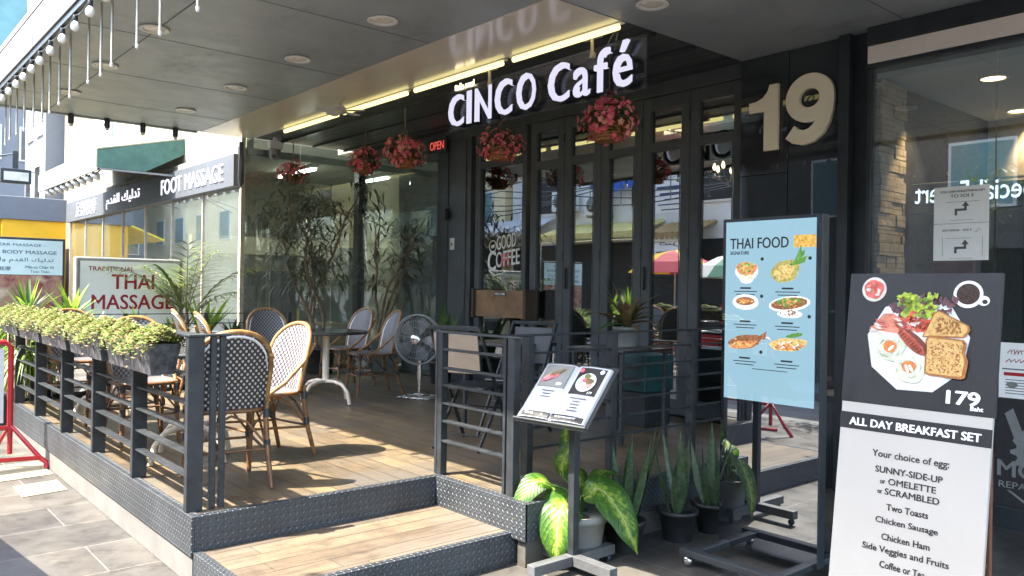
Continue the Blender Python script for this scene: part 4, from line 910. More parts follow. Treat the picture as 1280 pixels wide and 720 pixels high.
# hanging flower baskets
def basket(x, y, z, a, sc, lb, seed):
    t = thing('hanging_basket', lb, 'flower basket', (x, y, z), a, 'hanging flower baskets under the slatted ceiling')
    b = MB()
    for k in range(6): r = .10 + .045 * k / 5; b.tube([(r * math.cos(a), r * math.sin(a), -.15 + .025 * k + .004 * math.sin(a * 9 + k * 3)) for a in (2 * math.pi * j / 26 for j in range(26))], .015, 6, closed=True)
    b.lathe([(0, -.16), (.10, -.158)], n=20); part('basket', b, 'wicker', t)
    b = MB(); rs = random.Random(seed); fl = MB()
    for k in range(520):
        a = rs.uniform(0, 6.28); e = math.asin(rs.uniform(-.75, 1)); r = rs.uniform(.12, .235) * (1 + .16 * math.sin(2 * a + seed) + .08 * math.sin(5 * a)); p = V((math.cos(a) * math.cos(e) * r, math.sin(a) * math.cos(e) * r, math.sin(e) * r * .72 + .015))
        if math.sin(e) < -.45 and r < .15: continue
        b.leaf(p, p.normalized() + V((rs.uniform(-.8, .8), rs.uniform(-.8, .8), rs.uniform(-.5, .5))), rs.uniform(.045, .075), .026, .6, seg=2, fold=.2)
    part('foliage', b, 'leaf_mid', t)
    for k in range(270):
        a = rs.uniform(0, 6.28); e = math.asin(rs.uniform(-.85, 1)); r = rs.uniform(.195, .26) * (1 + .16 * math.sin(2 * a + seed) + .08 * math.sin(5 * a));
        if math.sin(3 * a + seed) * math.sin(4 * e + 1) > .55: continue
        p = V((math.cos(a) * math.cos(e) * r, math.sin(a) * math.cos(e) * r, math.sin(e) * r * .74 + .02)); n_ = (p + V((rs.uniform(-.1, .1), rs.uniform(-.1, .1), rs.uniform(-.1, .1)))).normalized()
        u = n_.orthogonal().normalized(); w = n_.cross(u); R0 = rs.uniform(.018, .034); mi = 0 if rs.random() < .72 else 1; n = 5; a0 = rs.uniform(0, 6)
        for q in range(n):
            aa = a0 + q * 6.283 / n; dq = (u * math.cos(aa) + w * math.sin(aa)); sq = (w * math.cos(aa) - u * math.sin(aa))
            fl.add([p, p + dq * R0 * .6 + sq * R0 * .42 + n_ * R0 * .35, p + dq * R0 + n_ * R0 * .2, p + dq * R0 * .6 - sq * R0 * .42 + n_ * R0 * .35], [(0, 1, 2, 3)], mi)
    part('flowers', fl, ['pink', 'salmon'], t)
    b = MB()
    for k in range(3): a = 2.1 * k; b.tube([(.16 * math.cos(a), .16 * math.sin(a), -.02), (.05 * math.cos(a), .05 * math.sin(a), .20), (0, 0, .30)], .005, 5)
    b.tube([(0, 0, .29), (0, 0, (3.578 - z) / sc)], .008, 6); part('cord', b, 'bark', t)
    t.scale = (sc,) * 3; return t
for i, (x, y, z, a, sc, lb) in enumerate(((5.0, 4.62, 2.95, .3, 1.0, 'hanging flower basket with wicker showing, below the right end of the lit shop name'), (5.05, 6.10, 2.93, 1.9, .84, 'hanging basket of pink flowers below the left end of the lit shop name'), (4.97, 7.68, 3.03, 3.2, .95, 'full round hanging basket of pink flowers left of the small red lit sign'), (5.15, 8.86, 3.09, 4.5, .87, 'hanging basket of pink flowers and orange wicker, second from the left'), (4.90, 10.35, 3.06, 5.6, .80, 'small dark pink hanging basket farthest left, against the end glass'))):
    basket(x, y, z, a, sc, lb, 31 + 7 * i)

# ------------------------------------------------------------------ menu stand with an open menu
MS = thing('menu_stand', 'black metal menu stand with a slanted tray on a cross foot', 'menu stand', (3.15, 3.13, 0))
b = MB(); b.box(3.128, 3.172, 3.108, 3.152, .05, .86); part('post', b, 'rail_steel', MS, .003, True)
b = MB(); b.box(3.12, 3.18, 2.83, 3.46, .045, .10); b.box(2.84, 3.119, 3.10, 3.16, .045, .10); b.box(3.181, 3.46, 3.10, 3.16, .045, .10); part('foot', b, mat('lighter grey steel', (.085, .09, .095), .5, .2, .3, 9), MS, .003, True)  # foot in a lighter grey than the post
for x, y in ((3.15, 2.86), (3.15, 3.43), (2.87, 3.13), (3.43, 3.13)):
    b = MB(); b.lathe([(.0, -.011), (.019, -.011), (.021, 0), (.019, .011), (0, .011)], c=(x, y, .0215), n=12, ax=(1, 0, 0)); b.box(x - .008, x + .008, y - .008, y + .008, .03, .046); part('caster', b, 'black', MS, 0, True)
ax = R(-83.1); TU = V((math.cos(ax), math.sin(ax), 0)); tn = V((-math.sin(ax), math.cos(ax), 0)); ti = R(46.7); TV = tn * math.cos(ti) + NZ * math.sin(ti); TN = TU.cross(TV)
TC = V((3.106, 3.163, .975))
b = MB(); b.obox(TC - TN * .012, TU, TV, TN, .50, .42, .012); b.obox(TC - TV * .200 + TN * .004, TU, TV, TN, .50, .012, .024); b.obox(TC - TN * .05, TU, TV, TN, .12, .12, .06); part('tray', b, 'black', MS, .003, True)
MK = thing('menu_book', 'open picture menu lying on the slanted tray of the menu stand', 'menu', TC)
def mp(u, v, n=0.): return TC + TU * ((u + .01) * 1.17) + TV * (v * 1.12) + TN * n
b = MB()
for s_ in (-1, 1):
    pr = [(0, .004), (s_ * .02, .016), (s_ * .08, .020), (s_ * .15, .016), (s_ * .192, .010), (s_ * .196, -.004), (0, -.004)]
    if s_ < 0: pr = pr[::-1]
    b.prism([mp(u - .01, .165, n) for u, n in pr], -TV * .37)
part('pages', b, mat('blueish menu page', (.46, .49, .53), .4, 0, .04), MK, 0, True)
b = MB(); b.obox(mp(-.01, 0, -.0055), TU, TV, TN, .475, .385, .003); part('cover', b, 'pot_dark', MK, 0, True)
def leafpage(b, u0, u1, v0, v1, m):
    n = 6; q = lambda u: .0185 - .9 * (abs(u + .01) - .08) ** 2 * 1.1 + .0012 if abs(u + .01) > .02 else .017
    for k in range(n):
        a, c = u0 + (u1 - u0) * k / n, u0 + (u1 - u0) * (k + 1) / n
        b.hull([mp(a, v0, q(a)), mp(c, v0, q(c)), mp(c, v1, q(c)), mp(a, v1, q(a)), mp(a, v0, q(a) + .0045), mp(c, v0, q(c) + .0045), mp(c, v1, q(c) + .0045), mp(a, v1, q(a) + .0045)], m)
b = MB(); mats = ['board_dark', 'pot_grey', 'salmon', 'cover_a', 'paper', 'pink', 'ink_grey', 'cover_b']
leafpage(b, -.19, -.025, .02, .158, 1); leafpage(b, .02, .165, -.005, .155, 0); leafpage(b, -.19, -.02, -.162, -.132, 0); leafpage(b, -.005, .172, -.162, -.132, 0)
b.disc(mp(.09, .065, 0.0255), TU, TV, .062, m=4); b.disc(mp(.035, .135, 0.0250), TU, TV, .014, m=5); b.disc(mp(.15, .135, 0.0220), TU, TV, .014, m=4)
for u, v, rx, m in ((.075, .045, .022, 4), (.11, .07, .026, 7), (.085, .10, .022, 3), (.08, .075, .018, 5), (.115, .045, .02, 2)): b.disc(mp(u, v, 0.0278), TU, TV, rx, rx * .8, m=m, wob=.1)
b.disc(mp(-.12, .085, 0.0255), TU + TV * .6, TV - TU * .6, .055, .022, m=2, wob=.1); b.disc(mp(-.10, .105, 0.0278), TU + TV * .6, TV - TU * .6, .05, .014, m=7, wob=.1); b.disc(mp(-.13, .068, 0.0278), TU + TV * .6, TV - TU * .6, .045, .012, m=5, wob=.1)
b.obox(mp(-.06, .04, 0.0255), TU, TV, TN, .035, .016, .001, 4); b.text('179', mp(.125, .0, 0.0245), TU, TV, h=.016, bold=.02, m=4, ext=.001)
for k in range(5):
    b.obox(mp(.09, -.03 - .018 * k, 0.0245), TU, TV, TN, (.11, .05, .06, .05, .07)[k], .004, .0008, 6)
for k in range(3): b.obox(mp(-.10, -.005 - .018 * k, 0.0245), TU, TV, TN, (.09, .06, .07)[k], .004, .0008, 6)
b.text('ALL DAY BREAKFAST SET', mp(.018, -.15, 0.0245), TU, TV, h=.010, w=.14, bold=.02, m=4, ext=.0008); b.obox(mp(-.11, -.145, 0.0230), TU, TV, TN, .12, .007, .0008, 4)
part('printed_page', b, mats, MK, 0, True)

# ------------------------------------------------------------------ glossy kiosk with a lit menu
KX = 4.04
K = thing('menu_kiosk', 'tall black glass kiosk with a lit blue food poster and mirror like lower half', 'kiosk', (KX, 2.5, 0))
kx = lambda y: KX + (y - 2.5) * .0
b = MB(); b.box(KX + .004, KX + .075, 2.19, 2.812, .075, 1.972); part('cabinet', b, 'black', K, .004, True)
b = MB(); b.box(KX - .001, KX + .0035, 2.194, 2.808, .08, 1.968); part('front_glass', b, mirrorblack('black mirror glass', .30, (.012, .014, .018)), K, 0, True)
sp_ = NT('lit poster'); g = sp_.n('SeparateXYZ'); sp_.l(sp_.obj(), g.inputs[0])
e = sp_.n('Emission')
cl = sp_.ramp(sp_.math('ADD', sp_.math('MULTIPLY', g.outputs[2], 1.0), sp_.math('MULTIPLY', sp_.noise(3.5, 5, stretch=(1, 1, 3)), .16)), [(.0, (.15, .36, .50)), (.55, (.20, .44, .58)), (.93, (.30, .55, .70)), (1.0, (.36, .60, .74))])
e.inputs[1].default_value = .155; sp_.l(cl, e.inputs[0])
gl = sp_.n('BsdfGlossy'); gl.inputs['Roughness'].default_value = .02; mx = sp_.n('MixShader'); mx.inputs[0].default_value = .22; sp_.l(e.outputs[0], mx.inputs[1]); sp_.l(gl.outputs[0], mx.inputs[2]); sp_.l(mx.outputs[0], sp_.out.inputs[0]); M['poster'] = sp_.mat
def pe(n, c, s=.40):
    q = NT('lit print ' + n); v = q.noise(55, 6, rough=.75); lo = tuple(x * .35 for x in c); hi = tuple(min(1, x * 1.35 + .06) for x in c); q.col((.02, .02, .02)); q.l(q.ramp(v, [(.3, lo), (.5, c), (.68, hi)]), q.p.inputs['Emission Color']); q.sets(Emission_Strength=s * .45, Roughness=.1); M[n] = q.mat
pe('p_orange', (.75, .30, .10), .35); pe('p_brown', (.30, .12, .05), .35); pe('p_green', (.12, .30, .06), .35); pe('p_yellow', (.75, .55, .20), .35); pe('p_white', (.75, .78, .8), .42); pe('p_pine', (.45, .40, .12), .35); pe('p_gold', (.50, .30, .06), .5)
SCR = part('screen', (lambda b: (b.box(KX - .004, KX - .0015, 2.222, 2.786, .93, 1.952), b)[1])(MB()), 'poster', K, 0, True)
b = MB(); kp = ['p_white', 'p_orange', 'p_brown', 'p_green', 'p_yellow', 'p_pine', 'p_gold', 'ink']; X = KX - .0045
def kd(y, z, rx, ry, m, off=0., rot=0., wob=0.): b.disc((X - off, y, z), FACX * math.cos(rot) + FACY * math.sin(rot), FACY * math.cos(rot) - FACX * math.sin(rot), rx, ry, .0012, m, 22, wob)
b.text('THAI FOOD', (X, 2.757, 1.795), FACX, FACY, h=.062, w=.375, bold=.018, m=7, ext=.0012); b.text('SIGNATURE', (X, 2.755, 1.762), FACX, FACY, h=.020, w=.125, bold=.02, m=7, ext=.0012)
b.box(X - .001, X, 2.222, 2.352, 1.795, 1.862, 6)
kd(2.645, 1.665, .075, .05, 0); kd(2.645, 1.68, .068, .04, 1, .0015, 0, .08); kd(2.645, 1.69, .05, .026, 5, .003, .2, .15); kd(2.645, 1.625, .045, .03, 0, .001)
kd(2.40, 1.665, .09, .06, 5, 0, .35, .06); kd(2.405, 1.66, .06, .04, 4, .0015, .35, .12)
for k in range(9): kd(2.325 - .007 * (k % 3), 1.71 + .006 * k, .05, .008, 3, .003, .2 + .16 * k)
kd(2.65, 1.49, .085, .045, 0); kd(2.65, 1.495, .062, .024, 2, .0015); kd(2.65, 1.50, .045, .012, 1, .003)
kd(2.375, 1.485, .125, .042, 0, 0, .12); kd(2.375, 1.488, .11, .032, 2, .0015, .12); kd(2.38, 1.498, .07, .02, 3, .003, .1, .2); kd(2.36, 1.492, .03, .014, 1, .0045, .1, .2); kd(2.37, 1.43, .075, .022, 0, .001)
kd(2.65, 1.262, .11, .04, 2, 0, .2, .08); kd(2.66, 1.245, .09, .02, 1, .0015, .2, .1); b.prism([(X, 2.57, 1.29), (X, 2.51, 1.33), (X, 2.52, 1.28)], (-.0012, 0, 0), 2)
kd(2.38, 1.262, .11, .036, 4, 0, .12, .1); kd(2.37, 1.25, .09, .018, 1, .0015, .1, .1); kd(2.34, 1.315, .05, .012, 3, .001, .2)
for y, z in ((2.65, 1.565), (2.385, 1.565), (2.65, 1.375), (2.385, 1.375), (2.65, 1.165), (2.385, 1.165)):
    for k, w in enumerate((.07, .15, .12)): b.box(X - .001, X, y - w / 2, y + w / 2, z - .017 * k, z - .017 * k + (.010 if k == 0 else .005), 7)
for y, z in ((2.545, 1.735), (2.255, 1.735), (2.545, 1.525), (2.255, 1.42), (2.545, 1.21)): kd(y, z, .010, .010, 7)
b.box(X - .001, X, 2.38, 2.60, 1.11, 1.114, 7)
rs = random.Random(77)
for (y, z, rx, ry, ms) in ((2.645, 1.685, .05, .028, (1, 4, 2, 3)), (2.405, 1.66, .055, .035, (4, 5, 1, 5)), (2.65, 1.497, .05, .018, (2, 1, 4)), (2.375, 1.49, .09, .024, (1, 3, 2, 4, 3)), (2.65, 1.258, .09, .026, (2, 1, 2, 4)), (2.38, 1.258, .09, .024, (4, 1, 2, 0)), (2.645, 1.632, .05, .012, (0, 4)), (2.375, 1.436, .06, .012, (0, 2))):
    for k in range(34):
        a = rs.uniform(0, 6.28); r = math.sqrt(rs.random()); kd(y + rx * r * math.cos(a), z + ry * r * math.sin(a), rs.uniform(.004, .012), rs.uniform(.002, .006), rs.choice(ms), .006 + .0002 * k, rs.uniform(-.8, .8), .25)
part('printed_picture', b, kp, SCR, 0, True)
b = MB(); b.box(3.70, 3.76, 2.16, 2.84, .062, .10); b.box(4.30, 4.36, 2.16, 2.84, .062, .10); b.box(3.761, 4.299, 2.22, 2.27, .064, .098); b.box(3.761, 4.299, 2.73, 2.78, .064, .098); part('base', b, 'anthracite', K, .004, True)
for x, y in ((3.73, 2.80), (3.73, 2.20), (4.33, 2.80), (4.33, 2.20)):
    b = MB(); b.lathe([(.0, -.013), (.026, -.013), (.029, 0), (.026, .013), (0, .013)], c=(x, y, .0295), n=14, ax=(1, .4, 0)); b.box(x - .012, x + .012, y - .012, y + .012, .045, .063); part('caster', b, 'chrome', K, 0, True)

# ------------------------------------------------------------------ breakfast board
BT = V((.131, 0, 1)).normalized(); BN = FACX.cross(BT); BL = math.sqrt(1 + .131 ** 2)
B0 = V((3.335, 1.777, 0))
def bd(s, z, n=0.): return B0 + FACX * s + V((.131 * z, 0, z)) + BN * n
BB = thing('breakfast_board', 'tall leaning advertising board with an all day breakfast plate and menu text', 'sign board', (3.4, 1.47, 0))
b = MB(); b.prism([bd(0, .012), bd(.61, .012), bd(.61, 1.635), bd(0, 1.635)], -BN * .02); part('panel', b, 'board_cream', BB, .002, True)
b = MB(); b.prism([bd(-.004, 1.071, .0012), bd(.614, 1.071, .0012), bd(.614, 1.638, .0012), bd(-.004, 1.638, .0012)], -BN * .0235)
b.prism([bd(-.002, .955, .001), bd(.612, .955, .001), bd(.612, 1.026, .001), bd(-.002, 1.026, .001)], -BN * .0012); part('dark_field', b, 'board_dark', BB, 0, True)
for n, c, r in (('plate_white', (.66, .67, .70), .4), ('egg_white', (.62, .66, .50), .5), ('yolk', (.62, .20, .05), .4), ('toast', (.62, .38, .13), .7), ('crust', (.34, .14, .04), .7), ('ham', (.66, .24, .15), .5), ('sausage', (.38, .07, .035), .4), ('sausage2', (.16, .04, .02), .4), ('lettuce', (.36, .46, .04), .5), ('radicchio', (.12, .05, .06), .5), ('tomato', (.60, .10, .05), .4), ('coffee', (.035, .015, .008), .3), ('ramekin', (.66, .62, .54), .4), ('salsa', (.62, .12, .10), .5), ('fat_white', (.68, .62, .55), .5), ('lettuce2', (.14, .24, .02), .5), ('egg_shade', (.46, .50, .36), .5), ('toast2', (.72, .50, .22), .7)):
    M[n] = mat('print ' + n, c, r, 0, {'toast': .28, 'ham': .35, 'lettuce': .6, 'tomato': .5, 'salsa': .6, 'crust': .4, 'radicchio': .7, 'sausage': .5, 'yolk': .35, 'egg_white': .16, 'coffee': .4}.get(n, .07), {'toast': 70, 'ham': 30, 'egg_white': 26, 'plate_white': 7, 'sausage': 24}.get(n, 45))
fm = ['plate_white', 'egg_white', 'yolk', 'toast', 'crust', 'ham', 'sausage', 'sausage2', 'lettuce', 'radicchio', 'tomato', 'coffee', 'ramekin', 'salsa', 'fat_white', 'paper', 'ink', 'lettuce2', 'egg_shade', 'toast2']
b = MB()
def fp(pts, m, lv): b.prism([bd(s, z, .0014 + lv * .0012) for s, z in pts], BN * .0009, m)
def fd(s, z, rx, ry, m, lv, rot=0., wob=0.): b.disc(bd(s, z, .0014 + lv * .0012), FACX * math.cos(rot) + BT * math.sin(rot), BT * math.cos(rot) - FACX * math.sin(rot), rx, ry, .0009, m, 28, wob)
pp = []
for k in range(9): a = k / 9 * 2 * math.pi + .2; pp.append((.302 + .212 * math.cos(a), 1.338 + .205 * math.sin(a)))
fp(pp, 0, 0); fp([(.302 + (s - .302) * .93, 1.338 + (z - 1.338) * .93) for s, z in pp], 15, 1)
rs = random.Random(6)
for k in range(9): fd(.20 + .02 * k * .9, 1.48 + rs.uniform(-.015, .02), .022, .017, 9, 2, rs.uniform(0, 3), .2)
for k in range(8): fd(.36 + .012 * k, 1.50 + rs.uniform(-.03, .03), .018, .014, 9, 2, rs.uniform(0, 3), .2)
for k in range(22): fd(.235 + rs.uniform(0, .12), 1.465 + rs.uniform(0, .075), .022, .016, 8, 3 + k % 2, rs.uniform(0, 3), .25)
for k in range(5): fd(.245 + .024 * k, 1.435 - .008 * abs(k - 2) + rs.uniform(-.012, .012), .034, .027, 10, 5, rs.uniform(0, 3), .12)
fp([(.105, 1.395), (.16, 1.462), (.20, 1.465), (.30, 1.40), (.25, 1.375), (.17, 1.385)], 5, 5); fp([(.10, 1.392), (.105, 1.383), (.17, 1.372), (.25, 1.366), (.25, 1.376), (.17, 1.386)], 14, 5)
fp([(.325, 1.37), (.365, 1.47), (.385, 1.485), (.505, 1.425), (.512, 1.405), (.49, 1.375), (.36, 1.372)], 4, 5); fp([(.332, 1.372), (.370, 1.466), (.386, 1.478), (.498, 1.423), (.502, 1.408), (.486, 1.380), (.36, 1.378)], 3, 6)
fp([(.345, 1.225), (.342, 1.36), (.352, 1.374), (.49, 1.368), (.502, 1.35), (.497, 1.315), (.512, 1.28), (.503, 1.215), (.487, 1.208), (.362, 1.215)], 4, 7); fp([(.352, 1.230), (.350, 1.356), (.357, 1.367), (.480, 1.361), (.490, 1.348), (.485, 1.315), (.498, 1.28), (.490, 1.222), (.478, 1.218), (.364, 1.223)], 3, 8)
fd(.195, 1.318, .066, .058, 1, 6, .1, .07); fd(.285, 1.235, .070, .060, 1, 7, .2, .07); fd(.197, 1.322, .028, .026, 2, 8, 0, .05); fd(.283, 1.243, .030, .026, 2, 8, 0, .05)
fd(.203, 1.316, .016, .006, 15, 9, .8); fd(.275, 1.235, .006, .018, 15, 9, .4); fd(.292, 1.236, .006, .018, 15, 9, .5)
for s, z, m, lv in ((.285, 1.345, 6, 8), (.31, 1.345, 7, 7)): fd(s, z, .075, .022, m, lv, -.72, .03)
fd(.107, 1.568, .054, .054, 12, 0); fd(.107, 1.568, .043, .042, 13, 1, 0, .06)
for k in range(9): fd(.107 + rs.uniform(-.025, .025), 1.568 + rs.uniform(-.025, .025), .010, .007, (5, 10, 12)[k % 3], 2, rs.uniform(0, 3), .2)
fd(.492, 1.552, .056, .056, 15, 0); fd(.551, 1.527, .022, .020, 15, 0); fd(.556, 1.523, .010, .009, 16, 1); fd(.492, 1.553, .044, .043, 11, 1)
for k in range(60): fd(rs.uniform(.36, .48), rs.uniform(1.235, 1.35), .004, .0025, 4, 9, rs.uniform(0, 3))
for k in range(25): fd(rs.uniform(.38, .47), rs.uniform(1.395, 1.44), .004, .0025, 4, 7, rs.uniform(0, 3))
for k in range(16): a = 2 * math.pi * k / 16; fd(.302 + .185 * math.cos(a), 1.338 + .178 * math.sin(a), .02, .006, 0, 2, a + 1.57, .1)
for k in range(26): fd(.225 + rs.uniform(0, .15), 1.462 + rs.uniform(-.01, .085), .012, .008, (8, 8, 17, 9)[k % 4], 9, rs.uniform(0, 3), .3)
for k in range(16): fd(.24 + rs.uniform(0, .10), 1.43 + rs.uniform(-.025, .018), .010, .006, (13, 10, 14)[k % 3], 9, rs.uniform(0, 3), .3)
for k in range(14): t_ = rs.uniform(0, 1); fd(.12 + .16 * t_, 1.40 + .02 * math.sin(t_ * 3) + rs.uniform(-.012, .03) * (1 - t_ * .4), .016, .005, (14, 5, 13)[k % 3], 9, -.3, .25)
for cx_, cz_ in ((.195, 1.318), (.285, 1.235)):
    for k in range(18): a = rs.uniform(0, 6.28); r = rs.uniform(.036, .056); fd(cx_ + r * math.cos(a), cz_ + r * math.sin(a) * .86, rs.uniform(.004, .011), .004, (15, 18)[k % 2], 9, a + 1.57, .3)
for k in range(9): q = -.06 + .014 * k; fd(.285 + q * .75 - .003, 1.345 - q * .66, .012, .0025, 7, 10, .75); 
for k in range(5): q = -.05 + .024 * k; fd(.283 + q * .75 + .012, 1.352 - q * .66 + .006, .010, .003, 13, 10, -.72)
for k in range(220):
    s_, z_ = (rs.uniform(.36, .485), rs.uniform(1.228, 1.352)) if k % 3 else (rs.uniform(.385, .475), rs.uniform(1.388, 1.452))
    fd(s_, z_, rs.uniform(.002, .006), rs.uniform(.0015, .003), (4, 19, 4)[k % 3], 9, rs.uniform(0, 3))
part('food_picture', b, fm, BB, 0, True)
b = MB()
def bt(t, s, z, h=None, w=None, m=0, al='l', bold=.02): b.text(t, bd(s, z, .0015), FACX, BT, h=h, w=w, al=al, bold=bold, m=m, ext=.001)
bt('179', .434, 1.108, h=.056, w=.128, m=1, bold=.035); bt('Baht', .527, 1.090, h=.018, w=.048, m=1, bold=.03); bt('ALL DAY BREAKFAST SET', .040, .972, h=.034, w=.535, m=1, bold=.035)
for t_, s0, s1, z, h, bo in (('Your choice of egg:', .152, .464, .845, .038, .012), ('SUNNY-SIDE-UP', .170, .443, .790, .027, .018), ('OMELETTE', .228, .420, .745, .027, .016), ('or', .194, .216, .745, .015, .02), ('SCRAMBLED', .216, .436, .703, .027, .018), ('or', .186, .206, .703, .015, .02), ('Two Toasts', .228, .397, .640, .027, .018), ('Chicken Sausage', .186, .438, .577, .033, .018), ('Chicken Ham', .216, .411, .518, .027, .018), ('Side Veggies and Fruits', .139, .487, .458, .035, .018), ('Coffee or Tea', .217, .40, .405, .028, .018)): bt(t_, s0, z, h, s1 - s0, 0, 'l', bo)
part('lettering', b, ['ink', 'paper'], BB, 0, True)
M['strut'] = mat('red brown wood strut', (.16, .06, .03), .6)
for s in (.04, .57): b = MB(); p0 = bd(s, 1.5, -.022); b.bar(p0, (3.66, p0.y - (.0 if s < .1 else -.03), .015), .03, .02); part('rear_leg', b, 'strut', BB, .002, True)
b = MB(); b.bar((3.61, bd(.04, 0).y, .45), (3.61, bd(.57, 0).y + .02, .45), .02, .02); part('cross_strut', b, 'strut', BB, .002, True)

# ------------------------------------------------------------------ phone shop at the right
SX = 6.05
S = thing('phone_shop', 'dark glass fronted shop right of the granite panel with pale header strip', 'shop', (SX, 1.5, 0))
b = MB(); b.box(SX - .02, SX + .04, -3, 2.925, 3.29, 3.425); part('header', b, mat('pale pinkish header panel', (.85, .76, .70), .35, 0, .05), S, .003, True)
b = MB(); b.box(SX - .03, SX + .06, -3, 2.925, 3.43, ZC - .003); b.box(SX - .03, SX + .06, -3, 2.925, 3.255, 3.286); b.box(SX - .02, SX + .05, 2.89, 2.925, 0, 3.25); b.box(SX - .03, SX + .06, -3, 2.89, 0, .14); part('frame', b, 'black', S, .003, True)
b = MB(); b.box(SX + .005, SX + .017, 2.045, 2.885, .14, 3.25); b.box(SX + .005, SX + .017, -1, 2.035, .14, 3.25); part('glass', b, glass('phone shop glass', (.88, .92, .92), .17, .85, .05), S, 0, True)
b = MB(); b.box(6.15, 12, -3, 2.93, -.004, .012); part('floor', b, mat('grey shop floor', (.30, .30, .30), .3), S, 0, True)
b = MB(); b.box(6.2, 11.8, -3, 2.93, 3.20, 3.25); part('inner_ceiling', b, mat('grey shop ceiling', (.60, .63, .63), .8, 0, .06), S, 0, True)
b = MB(); b.box(9.4, 9.5, -3, 2.93, 2.45, 3.199); b.box(8.4, 8.46, 1.2, 2.93, 2.62, 3.199); part('bulkhead', b, mat('beige shop wall', (.42, .36, .28), .8), S, 0, True)
b = MB(); b.box(9.45, 9.6, -3, 2.93, 0, 2.449); b.box(6.41, 9.4, 2.90, 2.929, 0, 3.199); part('dark_wall', b, 'ink', S, 0, True)
# stone clad pillar
m = NT('stacked stone'); br = m.n('TexBrick'); br.inputs['Scale'].default_value = 1; br.inputs['Brick Width'].default_value = .26; br.inputs['Row Height'].default_value = .085; br.inputs['Mortar Size'].default_value = .006
for nm, c in (('Color1', (.40, .32, .22)), ('Color2', (.26, .20, .14)), ('Mortar', (.09, .07, .05))): br.inputs[nm].default_value = (*c, 1)
mp_ = m.n('Mapping'); mp_.inputs['Rotation'].default_value = (R(90), 0, 0); m.l(m.obj(), mp_.inputs[0]); cbx = m.n('CombineXYZ'); sp2 = m.n('SeparateXYZ'); m.l(m.obj(), sp2.inputs[0]); m.l(m.math('ADD', sp2.outputs[0], sp2.outputs[1]), cbx.inputs[0]); m.l(sp2.outputs[2], cbx.inputs[1]); m.l(cbx.outputs[0], br.inputs['Vector'])
m.col(m.mix(.5, br.outputs[0], m.ramp(m.noise(7, 5), [(.3, (.16, .12, .08)), (.7, (.5, .42, .32))]))); m.sets(Roughness=.85); m.bump(m.math('ADD', m.math('MULTIPLY', br.outputs[1], -1.), m.noise(16, 5)), .9, .02); M['stone'] = m.mat
b = MB()
rs = random.Random(2); z = .02
while z < 3.18:
    h = min(rs.uniform(.06, .11), 3.19 - z); x = 6.115
    while x < 6.55:
        L = min(rs.uniform(.14, .32), 6.56 - x); o_ = rs.uniform(-.012, .012); b.box(x + .002, x + L - .002, 2.86 + o_, 2.898, z + .002, z + h - .002); x += L
    z += h
single('stone_pillar', b, 'stone', 'beige stacked stone pillar just inside the phone shop window', 'pillar', None, .006)
for x, y, lb in ((6.75, 2.30, 'warm round downlight in the grey shop ceiling, nearer the stone pillar'), (8.1, 2.55, 'warm round downlight in the grey shop ceiling, deeper in the shop'), (7.4, 1.35, 'warm round downlight in the shop ceiling at the right edge of the picture')):
    t = thing('shop_downlight', lb, 'ceiling light', (x, y, 3.20), 0, 'warm downlights in the phone shop')
    b = MB(); b.lathe([(.085, -.001), (.105, -.004), (.105, -.012), (.085, -.008)], n=24, caps=False); part('trim_ring', b, 'gold_steel', t)
    b = MB(); b.lathe([(0, -.005), (.084, -.004), (.084, -.001)], n=24); part('lens', b, 'warm_dim', t)
for i, (x, y) in enumerate(((8.25, 2.52), (9.2, 2.3), (9.2, 1.2), (6.75, 2.45))):
    ld = bpy.data.lights.new('shop_spot', 'SPOT'); ld.energy = 11 if i < 3 else 16; ld.color = (1, .72, .40); ld.spot_size = R(62); ld.spot_blend = .6; ld.shadow_soft_size = .04
    lo = bpy.data.objects.new('shop_spot', ld); COL.objects.link(lo); lo.location = (x, y, 3.16); lo.rotation_euler = (V((.55, 0, -1)) if i < 3 else V((-.1, .5, -1))).to_track_quat('-Z', 'Y').to_euler()
t = thing('led_sign', 'white dotted led lettering reading backwards inside the phone shop', 'led sign', (6.72, 2.3, 2.2))
b = MB(); b.box(6.70, 6.72, 1.0, 2.87, 2.42, 2.435); b.box(6.70, 6.72, 1.0, 2.87, 2.185, 2.20); part('housing', b, 'pot_grey', t, .004, True)
b = MB(); b.text('Expert', (6.695, 2.44, 2.225), NY, FACY, h=.205, w=.40, bold=.004, ext=-.003); b.text('Special', (6.695, 1.92, 2.225), NY, FACY, h=.205, w=.44, bold=.004, ext=-.003)
part('lettering', b, 'led_white', t, 0, True)
def poster(name, lb, y1, y0, z0, z1, draw, mats, cat='notice', base='paper', x=SX + .004):
    t = thing(name, lb, cat, (x, (y0 + y1) / 2, z0), 0)
    b = MB(); b.box(x - .0025, x, y0, y1, z0, z1); part('sheet', b, base, t, 0, True)
    b = MB(); draw(b, x - .0027, y1, z0); part('print', b, mats, t, 0, True); return t
def arrow(b, x, y, z, s):       # a bent arrow: right, then up
    q = lambda u, v: (x, y - u * s, z + v * s)
    b.prism([q(*p) for p in ((0, 0), (.16, 0), (.16, .30), (.78, .30), (.78, .62), (.94, .62), (.70, .95), (.46, .62), (.62, .62), (.62, .46), (0, .46))], (-.0008, 0, 0))
def d1(b, x, y, z):
    b.text('YOU CAN WALKTHROUGH', (x, y - .04, z + .215), FACX, FACY, h=.016, w=.29, bold=.02, ext=.0008); b.text('TO SOI 3', (x, y - .11, z + .18), FACX, FACY, h=.022, w=.15, bold=.02, ext=.0008)
    b.box(x - .0008, x, y - .30, y - .08, z + .148, z + .150); arrow(b, x, y - .14, z + .055, .10); b.box(x - .0008, x, y - .26, y - .11, z + .02, z + .022)
